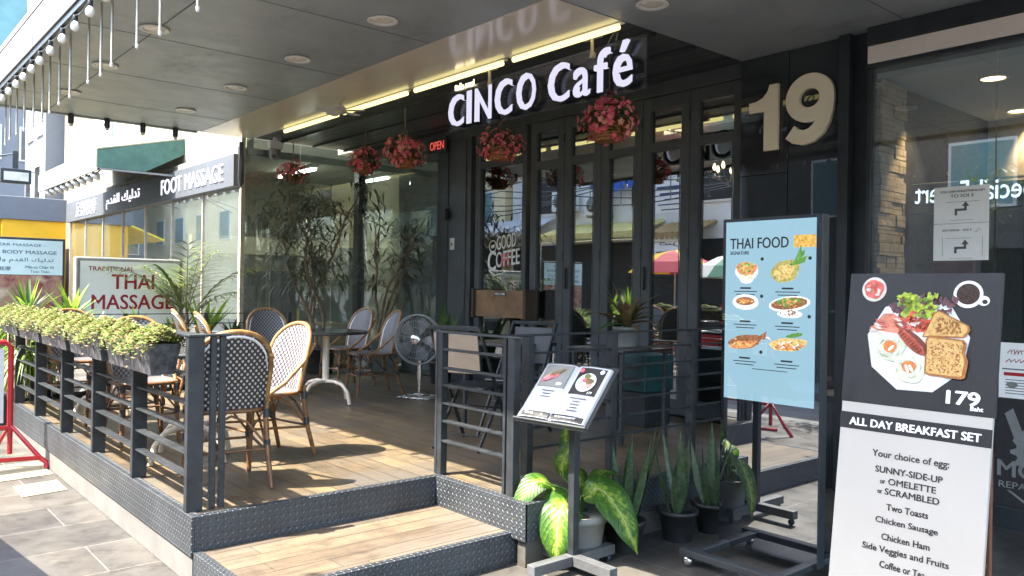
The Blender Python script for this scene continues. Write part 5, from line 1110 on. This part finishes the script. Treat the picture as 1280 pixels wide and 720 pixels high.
def d2(b, x, y, z):
    b.text('SOI NANA - SOI 3', (x, y - .06, z + .205), FACX, FACY, h=.016, w=.19, bold=.02, ext=.0008); arrow(b, x, y - .14, z + .05, .10)
    b.tube([(x, y - .27, z + .20), (x, y - .28, z + .195), (x, y - .30, z + .225), (x, y - .31, z + .205)], .0015, 4)
    for a, c in ((.06, .062), (.32, .322)): b.box(x - .0008, x, y - c, y - a, z + .03, z + .165)
    b.box(x - .0008, x, y - .25, y - .08, z + .155, z + .157); b.box(x - .0008, x, y - .26, y - .11, z + .015, z + .017)
poster('paper_notice', 'white paper notice with a bent arrow, upper of the two on the shop glass', 2.435, 2.075, 2.052, 2.31, d1, 'ink_grey')
poster('paper_notice', 'white paper notice with a bent arrow, lower of the two on the shop glass', 2.435, 2.075, 1.79, 2.049, d2, 'ink_grey')
def d3(b, x, y, z):
    for k in range(5): b.tube([(x, y - .05 - .02 * k, z + .30 + .012 * math.sin(k * 2)), (x, y - .07 - .02 * k, z + .325), (x, y - .075 - .02 * k, z + .295)], .003, 4, 1)
    for k in range(4): b.tube([(x, y - .04 - .03 * k, z + .24), (x, y - .065 - .03 * k, z + .262), (x, y - .07 - .03 * k, z + .24)], .003, 4, 1)
    b.box(x - .0008, x, y - .22, y - .02, z + .19, z + .198, 0); b.box(x - .0008, x, y - .25, y - .03, z + .15, z + .172, 1)
    for k in range(6): b.box(x - .0008, x, y - .20, y - .04, z + .03 + .018 * k, z + .035 + .018 * k, 0)
    b.disc((x, y - .08, z + .09), FACX, FACY, .035, .02, .0009, 2)
poster('price_poster', 'white poster with red handwriting on the shop glass by the board edge', 2.00, 1.62, .865, 1.235, d3, ['ink_grey', 'red_paint', 'pot_grey'], 'poster')
def d4(b, x, y, z):
    n = 12; c = (y - .26, z + .42)
    pts = []
    for k in range(n * 4):
        a = k / (n * 4) * 2 * math.pi; r = .13 if (k // 2) % 2 else .165; pts.append((x, c[0] - r * math.cos(a), c[1] + r * math.sin(a)))
    pin = [(x, c[0] - .085 * math.cos(a), c[1] + .085 * math.sin(a)) for a in (2 * math.pi * k / (n * 4) for k in range(n * 4))]
    for k in range(n * 4): b.prism([pts[k], pts[(k + 1) % (n * 4)], pin[(k + 1) % (n * 4)], pin[k]], (-.0008, 0, 0))
    b.box(x - .0012, x - .0004, y - .40, y - .24, z + .50, z + .72, 0); b.box(x - .0022, x - .0013, y - .385, y - .255, z + .53, z + .69, 1)
    b.prism([(x - .001, y - .06, z + .66), (x - .001, y - .11, z + .70), (x - .001, y - .20, z + .46), (x - .001, y - .15, z + .42)], (-.0008, 0, 0))
    b.text('MOBILE', (x - .0024, y - .02, z + .24), FACX, FACY, h=.11, w=.55, bold=.02, m=0, ext=.0008); b.text('REPAIR SERVICE', (x - .0024, y - .03, z + .165), FACX, FACY, h=.045, w=.52, bold=.015, m=0, ext=.0008)
    b.prism([(x, y - .08, z + .15), (x, y - .10, z + .15), (x, y - .30, z + .02), (x, y - .50, z + .15), (x, y - .52, z + .15), (x, y - .30, z)], (-.0008, 0, 0))
poster('repair_sticker', 'grey gear and phone emblem reading MOBILE REPAIR SERVICE on the dark lower glass', 2.02, 1.44, .10, .86, d4, ['pot_grey', 'board_dark'], 'sticker', 'ink', SX + .002)
for z, lb in ((.92, 'upper glass display shelf with phone boxes inside the shop window'), (.60, 'lower glass display shelf with phone boxes inside the shop window')):
    t = thing('display_shelf', lb, 'shelf', (6.5, 1.6, z), 0, 'display shelves in the phone shop')
    b = MB(); b.box(6.2, 6.6, .6, 2.4, z, z + .03); part('board', b, 'pot_grey', t, .003, True)
    b = MB()
    for k in range(7): b.box(6.25, 6.4, .8 + k * .22, .9 + k * .22, z + .031, z + .05 + .02 * (k % 2))
    part('stock', b, 'white_plastic', t, .003, True)
b = MB(); b.box(6.55, 6.6, 2.35, 2.64, 1.55, 1.80); single('red_panel', b, mat('dull red lightbox', (.16, .02, .02), .5), 'dull red panel inside the shop beside the stone pillar', 'panel', None, .004)

# ------------------------------------------------------------------ massage shop beyond the terrace
MX = 4.4
MS_ = thing('massage_shop', 'glass fronted massage shop with a long grey name band beyond the terrace', 'shop', (MX, 15, 0))
b = MB()
for k in range(7):
    y0 = 10.97 + k * 1.42; b.box(MX + .02, MX + .032, y0 + .01, y0 + 1.41, .1, 2.9)
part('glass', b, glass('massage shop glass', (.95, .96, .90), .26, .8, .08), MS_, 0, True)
b = MB()
for k in range(8): y0 = 10.96 + k * 1.42; b.box(MX, MX + .05, y0 - .012, y0 + .012, .1, 2.9)
b.box(MX - .02, MX + .06, 10.97, 20.9, 0, .099); part('mullion', b, 'cream_metal', MS_, .002, True)
b = MB(); b.box(MX - .08, MX + .06, 10.97, 20.9, 2.90, 3.345); part('sign_band', b, mat('slate grey sign band', (.075, .085, .10), .55, 0, .06), MS_, .004, True)
M['mass_let'] = emit('pale lit letter', (.85, .83, .92), .2)
b = MB(); X = MX - .082
b.text('FOOT MASSAGE', (X, 14.05, 3.0), FACX, FACY, h=.25, w=2.72, bold=.004, ext=.012)
b.text('\uFEE1\uFEAA\uFED8\uFEDF\uFE8D \uFEDA\uFEF4\uFEDF\uFEAA\uFE97', (X, 17.45, 2.98), FACX, FACY, h=.27, w=2.2, bold=.004, ext=.012); b.text('足部按摩', (X, 19.95, 2.97), FACX, FACY, h=.33, w=1.75, bold=.002, ext=.012)
part('lettering', b, 'mass_let', MS_, 0, True)
b = MB(); b.box(MX - .02, 9, 10.97, 20.9, 3.346, 3.45); b.box(MX + .1, MX + .2, 10.97, 20.9, 3.45, 4.5); part('upper_wall', b, mat('pale rendered wall', (.19, .18, .14), .8), MS_, 0, True)
b = MB(); b.box(7.0, 7.1, 10.97, 20.9, 0, 3.34); b.box(4.5, 7.0, 20.8, 20.9, 0, 3.34); part('inner_wall', b, mat('cream inner wall', (.80, .70, .42), .8, 0, .15, .8), MS_, 0, True)
b = MB(); b.box(4.5, 6.98, 13.3, 13.4, 2.35, 3.34); b.box(4.5, 6.98, 13.1, 13.29, 2.05, 2.34); part('added_bulkhead', b, mat('cream bulkhead', (.80, .74, .56), .8, 0, .05), MS_, 0, True)  # pale bulkhead added to brighten the view through the end glass
b = MB(); b.box(4.45, 7.0, 10.97, 20.8, -.004, .02); part('floor', b, mat('beige shop floor', (.66, .58, .44), .5), MS_, 0, True)
b = MB()
for y, z0, z1, w in ((12.3, .9, 2.2, .8), (14.2, .9, 2.2, .8), (16.4, .9, 2.2, .9)): b.box(6.96, 6.995, y, y + w, z0, z1)
part('picture_panel', b, mat('grey green panel', (.14, .17, .15), .4), MS_, 0, True)
b = MB(); b.box(5.6, 5.63, 11.6, 12.6, .95, 1.18); part('counter_sign', b, mat('yellow counter strip', (.60, .48, .02), .5), MS_, 0, True)
b = MB(); b.box(5.65, 6.3, 11.3, 13.2, .02, .94); part('counter', b, mat('tan counter', (.32, .22, .12), .5), MS_, .01, True)
for y, lb in ((11.7, 'added white tube lamp brightening the massage shop, nearer the end glass'), (14.6, 'added white tube lamp brightening the massage shop, deeper inside')):  # lamps added to brighten the interior behind the end glass
    t = thing('fill_tube_lamp', lb, 'lamp', (5.6, y, 3.33), 0, 'added tube lamps brightening the massage shop')
    b = MB(); b.box(5.56, 5.64, y - .65, y + .65, 3.30, 3.344); part('housing', b, 'white_plastic', t, 0, True)
    b = MB(); b.tube([(5.6, y - .62, 3.275), (5.6, y + .62, 3.275)], .02, 10); part('tube', b, emit('lit tube', (.95, 1.0, .9), 7.), t, 0, True)
t = thing('brown_screen', 'brown patterned folding screen standing behind the end glass of the terrace', 'screen', (5.1, 11.6, 0))
for k, (x0, x1, yy) in enumerate(((4.62, 5.15, 11.75), (5.16, 5.62, 11.62))): b = MB(); b.box(x0, x1, yy, yy + .035, .05, 1.75); part('panel', b, mat('brown figured panel %d' % k, (.085, .055, .045) if k == 0 else (.07, .035, .04), .6, 0, .6, 9), t, .006, True)
# awning with spot lamps
t = thing('awning', 'cream shop awning with dark green lining and open near end', 'awning', (3.2, 15.6, 3.3))
b = MB(); b.prism([(3.2, 13.5, 3.57), (3.2, 17.8, 3.57), (4.9, 17.8, 3.98), (4.9, 13.5, 3.98)], (0, 0, .02)); b.prism([(3.2, 13.5, 3.29), (3.2, 17.8, 3.29), (3.2, 17.8, 3.57), (3.2, 13.5, 3.57)], (-.012, 0, 0)); part('cream_cloth', b, mat('cream awning cloth', (.27, .25, .16), .8, 0, .12, 5), t, 0, True)
b = MB(); b.prism([(3.22, 13.52, 3.55), (3.22, 17.78, 3.55), (4.88, 17.78, 3.96), (4.88, 13.52, 3.96)], (0, 0, -.012)); b.prism([(3.2, 13.50, 3.30), (3.9, 13.50, 3.30), (4.6, 13.50, 3.70), (4.9, 13.50, 3.98), (3.2, 13.50, 3.56)], (0, -.012, 0)); part('green_cloth', b, mat('dark green awning cloth', (.065, .14, .105), .8, 0, .2, 5), t, 0, True)
b = MB(); b.box(3.2, 4.5, 13.46, 13.49, 3.262, 3.29); b.box(3.19, 3.22, 13.46, 17.8, 3.255, 3.285); part('frame', b, 'pot_grey', t, 0, True)
t0 = None
for k in range(9):
    lb = '%s white spot lamp under the cream awning, counted from the camera' % ORD[k]
    loc = (3.3, 13.9 + k * .42, 3.24)
    if not t0:
        t0 = thing('awning_lamp', lb, 'lamp', loc, 0, 'white spot lamps under the awning')
        b = MB(); b.lathe([(.03, .02), (.045, 0), (.075, -.06), (.07, -.075), (0, -.07)], n=14, ax=(.5, 0, 1)); part('shade', b, 'white_plastic', t0)
        b = MB(); b.tube([(0, 0, .02), (.05, 0, .08)], .012, 6); part('arm', b, 'pot_grey', t0)
    else: copy_thing(t0, loc, label=lb)
# street signs of the massage shop
t = thing('massage_lightbox', 'white light box with red words TRADITIONAL THAI MASSAGE', 'sign', (3.05, 11.2, 0))
b = MB(); b.box(2.42, 3.72, 11.15, 11.30, .95, 1.86); part('case', b, 'pot_grey', t, .02, True)
b = MB(); b.box(2.47, 3.67, 11.142, 11.149, 1.0, 1.81); part('face', b, mat('cream light box face', (.85, .83, .77), .5, 0, .04), t, 0, True)
b = MB(); Y = 11.1415
b.text('TRADITIONAL', (2.56, Y, 1.69), NX, NZ, h=.055, w=.54, bold=.015, ext=.002); b.text('THAI', (2.83, Y, 1.46), NX, NZ, h=.19, w=.52, bold=.022, ext=.002); b.text('MASSAGE', (2.60, Y, 1.20), NX, NZ, h=.19, w=1.0, bold=.016, ext=.002)
part('lettering', b, 'dark_red', t, 0, True)
for x in (2.6, 3.48): b = MB(); b.box(x, x + .06, 11.2, 11.26, 0, .95); part('leg', b, 'steel', t, 0, True)
t = thing('massage_board', 'framed pale blue foot and body massage board with a red floral photo below', 'sign board', (1.75, 11.0, 0))
b = MB(); b.box(1.22, 2.27, 11.0, 11.06, .75, 2.06); part('frame', b, 'black', t, .006, True)
b = MB(); b.box(1.25, 2.24, 10.992, 10.999, 1.62, 2.03); part('face', b, mat('pale blue print', (.66, .80, .85), .5, 0, .05), t, 0, True)
mm = NT('red floral print'); vv = mm.n('TexVoronoi'); vv.inputs['Scale'].default_value = 9; mm.l(mm.obj(), vv.inputs[0]); mm.col(mm.mix(mm.ramp(mm.noise(6, 4), [(.4, (0, 0, 0)), (.6, (1, 1, 1))]), mm.ramp(vv.outputs[0], [(.1, (.42, .10, .09)), (.5, (.20, .03, .04)), (.9, (.55, .40, .32))]), (.38, .20, .15))); M['floral'] = mm.mat
b = MB(); b.box(1.25, 2.24, 10.992, 10.999, .78, 1.615); part('photo', b, 'floral', t, 0, True)
b = MB(); Y = 10.9915
b.text('- CHERR MASSAGE -', (1.745, Y, 1.955), NX, NZ, h=.032, w=.62, al='c', bold=.005, ext=.001); b.text('FOOT & BODY MASSAGE', (1.745, Y, 1.865), NX, NZ, h=.042, w=.86, al='c', bold=.015, ext=.001)
b.text('\uFEA2\uFEB4\uFEA0\uFEDF\uFE8D\uFEED \uFEE1\uFEAA\uFED8\uFEDF\uFE8D \uFEDA\uFEF4\uFEDF\uFEAA\uFE97', (1.745, Y, 1.755), NX, NZ, h=.066, w=.80, al='c', bold=.005, ext=.001); b.text('足部和身体按摩', (1.30, Y, 1.665), NX, NZ, h=.05, w=.40, ext=.001, bold=.01)
b.text('Mát-xa Chân Và', (2.0, Y, 1.695), NX, NZ, h=.034, w=.30, al='c', ext=.001, bold=.01); b.text('Toàn Thân', (2.0, Y, 1.645), NX, NZ, h=.028, w=.20, al='c', ext=.001, bold=.01)
part('lettering', b, mat('blue grey ink', (.06, .12, .17), .5), t, 0, True)
for x in (1.3, 2.13): b = MB(); b.box(x, x + .06, 11.01, 11.05, 0, .75); part('leg', b, 'black', t, 0, True)

# ------------------------------------------------------------------ yellow shop, buildings far along the street
t = thing('yellow_shop', 'yellow shop front with a slate grey fascia at the end of the glass front', 'shop', (3.6, 21.5, 0))
b = MB(); b.box(3.1, 4.38, 21.2, 26, 0, 2.93); part('wall', b, mat('yellow paint', (.72, .40, .012), .55, 0, .1, 2), t, 0, True)
b = MB(); b.box(3.02, 4.38, 21.14, 26, 2.931, 3.45); part('fascia', b, mat('slate paint', (.13, .145, .17), .6, 0, .06), t, .01, True)
b = MB(); b.box(3.05, 3.099, 21.6, 25.6, .2, 2.5); part('window', b, 'door_glass', t, 0, True)
b = MB(); b.prism([(3.0, 21.3, 2.93), (3.0, 26, 2.93), (2.2, 26, 2.6), (2.2, 21.3, 2.6)], (0, 0, .04)); part('awning', b, mat('lemon awning', (.75, .62, .03), .6), t, 0, True)
def block(name, lb, x0, x1, y0, y1, z1, wallm, rowz, cols, face, winm='door_glass', z0=0., cat='building', ww=1.1, wh=1.2):
    t = thing(name, lb, cat, ((x0 + x1) / 2, (y0 + y1) / 2, 0))
    b = MB(); b.box(x0, x1, y0, y1, z0, z1); part('wall', b, wallm, t, 0, True)
    b = MB(); b.box(x0 - .15, x1 + .15, y0 - .15, y1 + .15, z1 + .002, z1 + .25); part('roof', b, 'concrete', t, 0, True)
    for z in rowz:
        for c in cols:
            b = MB(); f = MB()
            if face == '-y':
                f.box(c - ww / 2 - .06, c + ww / 2 + .06, y0 - .05, y0 - .002, z - .06, z + wh + .06); b.box(c - ww / 2, c + ww / 2, y0 - .062, y0 - .051, z, z + wh)
            else:
                X = x0 if face == '-x' else x1; s_ = -1 if face == '-x' else 1
                f.box(X + s_ * .002, X + s_ * .05, c - ww / 2 - .06, c + ww / 2 + .06, z - .06, z + wh + .06); b.box(X + s_ * .051, X + s_ * .062, c - ww / 2, c + ww / 2, z, z + wh)
            w = part('window', f, 'white_paint', t, 0, True); part('pane', b, winm, w, 0, True)
    return t
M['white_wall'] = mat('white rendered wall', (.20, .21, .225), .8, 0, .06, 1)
M['beige_wall'] = mat('beige rendered wall', (.20, .175, .115), .8, 0, .1, 1)
M['beige_bright'] = mat('beige wall painted as sunlit', (.85, .74, .48), .8, 0, .1, 1)  # beige raised to imitate sunlight on the house fronts opposite
M['dark_wall'] = mat('dark stained wall', (.09, .085, .08), .85, 0, .4, 2)
M['teal_glass'] = mat('teal curtain glass', (.12, .24, .25), .6, 0, .3, .4)
block('beige_house', 'beige rendered house above and behind the cream awning', 5.0, 12, 13.2, 24.5, 6.4, 'beige_wall', (4.6,), (15, 17.5, 20), '-x')
block('white_house', 'tall white house with narrow dark windows left of the beige house', 4.6, 12, 24.8, 27.6, 12, 'white_wall', (3.2, 5.6, 8.0), (25.5, 26.8), '-x', ww=.7, wh=1.5)
block('white_house', 'white house front seen edge on behind the light rods', 3.4, 12, 36, 44, 10, 'white_wall', (3.5, 6.2), (4.6, 6.4, 8.2), '-y')
block('glass_tower', 'tall teal glass building at the top left corner above the canopy edge', 4.0, 16, 55, 70, 34, 'teal_glass', (), (), '-y')
block('dark_house', 'low dark shop house far down the street with cluttered front', -.4, 3.4, 38, 46, 6.2, 'dark_wall', (1.2, 3.4), (.6, 2.2), '-y')
block('white_house', 'pale house with a stepped front far down the street on the left', -4, -.8, 44, 50, 9, 'white_wall', (3, 6), (-3, -1.8), '-y')
t = thing('shop_board', 'white sign board with thin grey lettering fixed high on the beige house', 'sign', (4.95, 21.5, 4.9))
b = MB(); b.box(4.88, 4.98, 19.6, 23.6, 4.45, 5.35); part('board', b, 'paper', t, 0, True)
b = MB(); b.text('CHERR MASSAGE', (4.878, 23.3, 4.85), FACX, FACY, h=.30, w=3.3, ext=.004); part('lettering', b, 'pot_grey', t, 0, True)
t = thing('flood_light', 'black square flood light with lit pale panel at the left edge', 'flood light', (2.35, 14.0, 2.9))
b = MB(); b.box(2.02, 2.42, 14.0, 14.08, 3.0, 3.22); b.box(2.18, 2.26, 14.081, 14.12, 3.05, 3.5); part('case', b, 'black', t, .01, True)
b = MB(); b.box(2.06, 2.38, 13.992, 13.999, 3.04, 3.17); part('lens', b, mat('pale lens', (.6, .6, .5), .3), t, 0, True)
b = MB(); b.tube([(-3, 40, 6.5), (0, 22, 3.6), (2.2, 14.1, 3.45)], .012, 5); b.tube([(-3, 40, 6.8), (.2, 22, 3.5), (3, 20, 4.2)], .012, 5); b.tube([(-3, 40, 6.2), (1, 24, 3.7), (4.6, 26, 4.6)], .012, 5); single('street_cable', b, 'black', 'bundle of loose black cables crossing the far left of the street', 'cable')
t = thing('house_lantern', 'small dark round lamp on the beige wall above the grey band', 'lamp', (4.9, 24.4, 4.4))
b = MB(); b.lathe([(.0, .25), (.12, .2), (.16, .05), (.1, -.1), (0, -.12)], n=14); part('shade', b, 'pot_dark', t); b = MB(); b.tube([(0, 0, .2), (.1, 0, .3)], .02, 6); part('arm', b, 'black', t)

# ------------------------------------------------------------------ red barriers
def barrier(lb, x, y, rz):
    t = thing('crowd_barrier', lb, 'barrier', (x, y, 0), rz, 'red steel barriers on the pavement')
    b = MB(); b.tube([(-.06, 0, .33), (-.06, 0, 1.0), (-.10, 0, 1.04), (-1.5, 0, 1.04), (-1.54, 0, 1.0), (-1.54, 0, .33)], .022, 9); b.tube([(-1.54, 0, .34), (-.06, 0, .34)], .018, 8); b.tube([(-.06, 0, .33), (-.06, 0, .12)], .02, 8); b.tube([(-1.54, 0, .33), (-1.54, 0, .12)], .02, 8); part('frame', b, 'red_paint', t)
    for xx in (-.06, -1.54):
        b = MB(); b.tube([(xx + .22, -.20, .0), (xx + .22, -.18, .05), (xx + .18, -.14, .09), (xx, 0, .36), (xx - .1, .1, .12), (xx - .16, .16, .0)], .02, 8); b.tube([(xx - .2, -.16, .11), (xx + .19, -.15, .085)], .018, 8); part('foot', b, 'red_paint', t)
    b = MB(); b.box(-1.48, -.11, -.008, .008, .38, .99); part('panel', b, 'white_paint', t, .003)
    return t
t = barrier('red steel crowd barrier with a white panel at the left edge beside the deck', 1.27, 7.75, R(6))
copy_thing(t, (.15, 6.3, 0), R(96), 'red steel barrier standing along the kerb, seen mirrored in the kiosk')

# ------------------------------------------------------------------ other side of the street (seen in the glass)
OX = -5.0
t = block('market_house', 'white two storey stall house across the street, seen mirrored in the folding doors', -9, OX, 11.5, 20.4, 5.2, mat('bright white stall wall', (.8, .8, .78), .8, 0, .1, 1), (3.9,), (12.4, 14.6, 18.6), '+x', 'ink', 0.)
b = MB(); b.box(OX + .002, OX + .03, 11.6, 20.3, .1, 2.9); part('shade_front', b, 'ink', t, 0, True)  # black sheet painted as the shade inside the open stalls
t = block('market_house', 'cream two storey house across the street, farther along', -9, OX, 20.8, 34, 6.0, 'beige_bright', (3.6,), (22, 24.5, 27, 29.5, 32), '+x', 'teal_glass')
b = MB(); b.box(OX + .002, OX + .03, 20.9, 33.8, .1, 2.9); part('shade_front', b, 'ink', t, 0, True)  # black sheet added to darken what the shop window mirrors
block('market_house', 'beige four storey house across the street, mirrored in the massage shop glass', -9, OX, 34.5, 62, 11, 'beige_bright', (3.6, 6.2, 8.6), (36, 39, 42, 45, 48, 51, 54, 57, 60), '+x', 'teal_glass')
block('market_house', 'low dark shop house across the street opposite the phone shop', -9, OX, -6, 11.2, 4.8, 'dark_wall', (3.3,), (-3, 0, 3, 6, 9), '+x', 'teal_glass')
def scallop(name, lb, y0, y1, x0, x1, z0, z1, m_, drop=.16):
    t = thing(name, lb, 'awning', (x1, (y0 + y1) / 2, z0), 0, 'awnings across the street'); b = MB(); n = int((y1 - y0) / .16)
    for k in range(n):
        a, c = y0 + (y1 - y0) * k / n, y0 + (y1 - y0) * (k + 1) / n; mid = (a + c) / 2
        for (ya, yb, da, db) in ((a, mid, 0, .05), (mid, c, .05, 0)): b.add([(x0, ya, z1 + da), (x0, yb, z1 + db), (x1, yb, z0 + db), (x1, ya, z0 + da), (x0, ya, z1 + da - .03), (x0, yb, z1 + db - .03), (x1, yb, z0 + db - .03), (x1, ya, z0 + da - .03)], [(0, 1, 2, 3), (7, 6, 5, 4), (3, 2, 6, 7), (1, 0, 4, 5)])
        b.prism([(x1, a, z0), (x1, c, z0), (x1, c - .02, z0 - drop * .8), (x1, mid, z0 - drop), (x1, a + .02, z0 - drop * .8)], (.012, 0, 0))
    part('cloth', b, m_, t, 0, True); b = MB(); b.box(x1 - .03, x1, y0, y1, z0 - drop - .06, z0 - drop - .02)
    for y in (y0 + .1, y1 - .1): b.tube([(x1 - .03, y, 0), (x1 - .03, y, z0)], .03, 8)
    part('frame', b, 'steel', t, 0, True)
scallop('street_awning', 'pale yellow scalloped stall awning across the street', 14.0, 17.9, -5.0, -3.9, 3.10, 3.45, mat('pale yellow cloth', (.72, .62, .24), .8))
scallop('street_awning', 'white corrugated stall awning across the street', 18.3, 24.6, -5.0, -3.9, 3.30, 3.75, 'white_paint', .1)
scallop('street_awning', 'tan striped stall awning across the street under the white board', 12.3, 13.8, -5.0, -3.9, 3.00, 3.35, mat('tan cloth', (.40, .27, .12), .8))
for y, z, lb in ((17.6, 4.2, 'white air conditioner on the stall house, nearer the white awning'), (16.2, 4.0, 'white air conditioner on the stall house beside the blue sheet')):
    t = thing('air_conditioner', lb, 'air conditioner', (OX + .3, y, z), 0, 'air conditioners across the street')
    b = MB(); b.box(-.2, .15, -.42, .42, -.3, .3); part('case', b, 'white_plastic', t, .015)
    b = MB(); b.lathe([(.0, .0), (.22, .0), (.22, .012), (0, .012)], c=(.152, .12, 0), n=20, ax=(1, 0, 0)); part('grille', b, 'pot_grey', t)
    b = MB(); b.box(-.25, .1, -.4, -.36, -.36, -.305); b.box(-.25, .1, .36, .4, -.36, -.305); part('bracket', b, 'steel', t)
b = MB()
for k in range(7):
    pts = []
    for i in range(13): y = 11 + i * 1.0; pts.append((-3.7 + .1 * k, y, 4.0 + .13 * k - .22 * math.sin(math.pi * ((i + k) % 6) / 6) + .05 * math.sin(k * 3)))
    b.tube(pts, .016, 5)
single('street_cable', b, 'black', 'sagging black power cables strung along the far side of the street', 'cable')
t = thing('blue_sheet', 'sagging blue tarpaulin hung across the street above the stalls', 'tarpaulin', (-4.6, 15.3, 4.6)); b = MB(); pts = [(14.0, 4.35), (14.0, 5.1), (15.0, 5.25), (16.4, 5.35), (16.4, 4.45), (15.6, 4.3), (14.8, 4.4)]; b.prism([(-4.6, y, z) for y, z in pts], (.03, 0, 0)); part('cloth', b, mat('blue tarpaulin', (.02, .10, .42), .5, 0, .5, 1.5), t, 0, True)
b = MB(); b.tube([(-4.6, 13.9, 5.1), (-5, 13.7, 5.2)], .01, 5); part('rope', b, 'white_paint', t, 0, True)
t = thing('street_board', 'white printed agency board across the street above the tan awning', 'sign', (-4.0, 12.9, 3.4)); b = MB(); b.box(-4.08, -4.02, 12.2, 13.6, 3.55, 4.35); part('board', b, 'paper', t, 0, True); b = MB()
for k, (h, w) in enumerate(((.16, 1.2), (.10, 1.0), (.06, .7), (.05, 1.1), (.05, .9))): b.box(-4.02, -4.015, 12.9 - w / 2, 12.9 + w / 2, 4.12 - k * .13, 4.12 - k * .13 + h * .6)
part('print', b, mat('navy ink', (.03, .05, .14), .5), t, 0, True)
t = thing('street_board', 'white and green board with Arabic lettering across the street over the umbrella', 'sign', (-3.9, 12.9, 2.4)); b = MB(); b.box(-3.98, -3.92, 12.2, 13.6, 2.35, 2.92); part('board', b, 'paper', t, 0, True); b = MB(); b.text('\uFEEA\uFED3\uFEAE\uFEBB', (-3.919, 12.3, 2.65), NY, NZ, h=.2, w=1.0, ext=.004); b.box(-3.92, -3.915, 12.4, 13.4, 2.5, 2.54); part('print', b, 'board_dark', t, 0, True)
t = thing('street_board', 'red board with yellow Thai lettering across the street below the umbrellas', 'sign', (-2.4, 9.6, .9)); b = MB(); b.box(-2.48, -2.42, 8.6, 10.4, .85, 1.25); part('board', b, 'red_paint', t, 0, True); b = MB(); b.text('อาหาร', (-2.419, 8.9, .95), NY, NZ, h=.22, w=1.2, bold=.02, ext=.004); part('lettering', b, mat('yellow sign paint', (.75, .55, .03), .5), t, 0, True); 
for y in (8.8, 10.1): b = MB(); b.box(-2.47, -2.43, y, y + .06, -.12, .85); part('leg', b, 'steel', t, 0, True)
M['u_red'] = leafm('red umbrella cloth', (.42, .03, .06), (.5, .04, .08), .6, 3, .4); M['u_yel'] = leafm('yellow umbrella cloth', (.65, .42, .02), (.7, .48, .03), .6, 3, .4); M['u_white'] = leafm('white umbrella cloth', (.66, .66, .62), (.72, .72, .7), .6, 3, .4); M['u_green'] = leafm('green umbrella cloth', (.03, .2, .12), (.04, .24, .15), .6, 3, .4)
for (x, y, zt, ms, lb) in ((-1.5, 10.9, 2.42, ('u_yel', 'u_red'), 'red and yellow stall umbrella across the road'), (-1.5, 9.35, 2.32, ('u_white', 'u_green'), 'white and green stall umbrella across the road')):
    t = thing('market_umbrella', lb, 'umbrella', (x, y, -.12), 0, 'stall umbrellas across the road'); z0 = zt + .12
    b = MB(); n = 8
    for k in range(n):
        for j, (r0, r1, d0, d1) in enumerate(((.02, .4, 0, .09), (.4, .75, .09, .27), (.75, 1.0, .27, .50))):
            a0, a1 = 2 * math.pi * k / n, 2 * math.pi * (k + 1) / n
            q = lambda r, a, d: (r * math.cos(a), r * math.sin(a), z0 - d)
            b.prism([q(r0, a0, d0), q(r1, a0, d1), q(r1, a1, d1), q(r0, a1, d0)], (0, 0, -.006), k % 2)
    part('canopy', b, list(ms), t)
    b = MB(); b.tube([(0, 0, 0), (0, 0, z0)], .02, 8); b.lathe([(.25, 0), (.25, .08), (.04, .1)], n=14); part('pole', b, 'white_paint', t)
t = thing('stall_table', 'long stall table with a red cloth under the mirrored umbrellas', 'table', (-2.2, 11.8, -.12)); b = MB(); b.box(-.5, .5, -1.4, 1.4, .78, .82); part('tabletop', b, 'white_paint', t); b = MB(); b.box(-.49, .49, -1.38, 1.38, .3, .779); part('cloth', b, 'red_paint', t)
for sx in (-1, 1):
    for sy in (-1, 1): b = MB(); b.tube([(sx * .45, sy * 1.3, 0), (sx * .45, sy * 1.3, .3)], .02, 6); part('leg', b, 'steel', t)
t = thing('street_tree', 'leafy street tree across the road, seen mirrored at the right shop', 'tree', (-3.0, 3.0, -.12)); b = MB(); b.tube([(0, 0, 0), (.05, .03, 1.4), (0, .1, 2.6), (.2, .3, 3.6)], [.13, .11, .09, .05], 10); part('trunk', b, 'bark', t); b = MB(); rs = random.Random(5)
cl_ = [V((rs.gauss(0, .8), rs.gauss(.2, .9), 3.6 + rs.gauss(0, .5))) for _ in range(26)]
for k in range(2600): c = rs.choice(cl_); b.leaf(c + V((rs.gauss(0, .22), rs.gauss(0, .22), rs.gauss(0, .18))), V((rs.uniform(-1, 1), rs.uniform(-1, 1), rs.uniform(-.6, .6))), rs.uniform(.10, .18), .06, .5, seg=2)
part('crown', b, ['leaf_mid'], t)
for o in list(bpy.data.objects):
    if o.type == 'EMPTY' and not o.get('label') and o.parent is None: print('UNLABELLED', o.name)

rosette('leafy_bush', 2.0, 10.35, 0, 'tall bright bush directly below the pale blue board', ('leaf_bright', 'leaf_mid', 'leaf_pale'), 260, .36, .06, (-.2, 1.4), (.3, 1.2), 17, stem=.52, poth=.4)
rosette('leafy_bush', 3.75, 9.45, 0, 'dark green bush between the palm and the end glass', ('leaf_mid', 'leaf_dark'), 200, .32, .06, (-.2, 1.4), (.3, 1.2), 18, stem=.45, poth=.4)
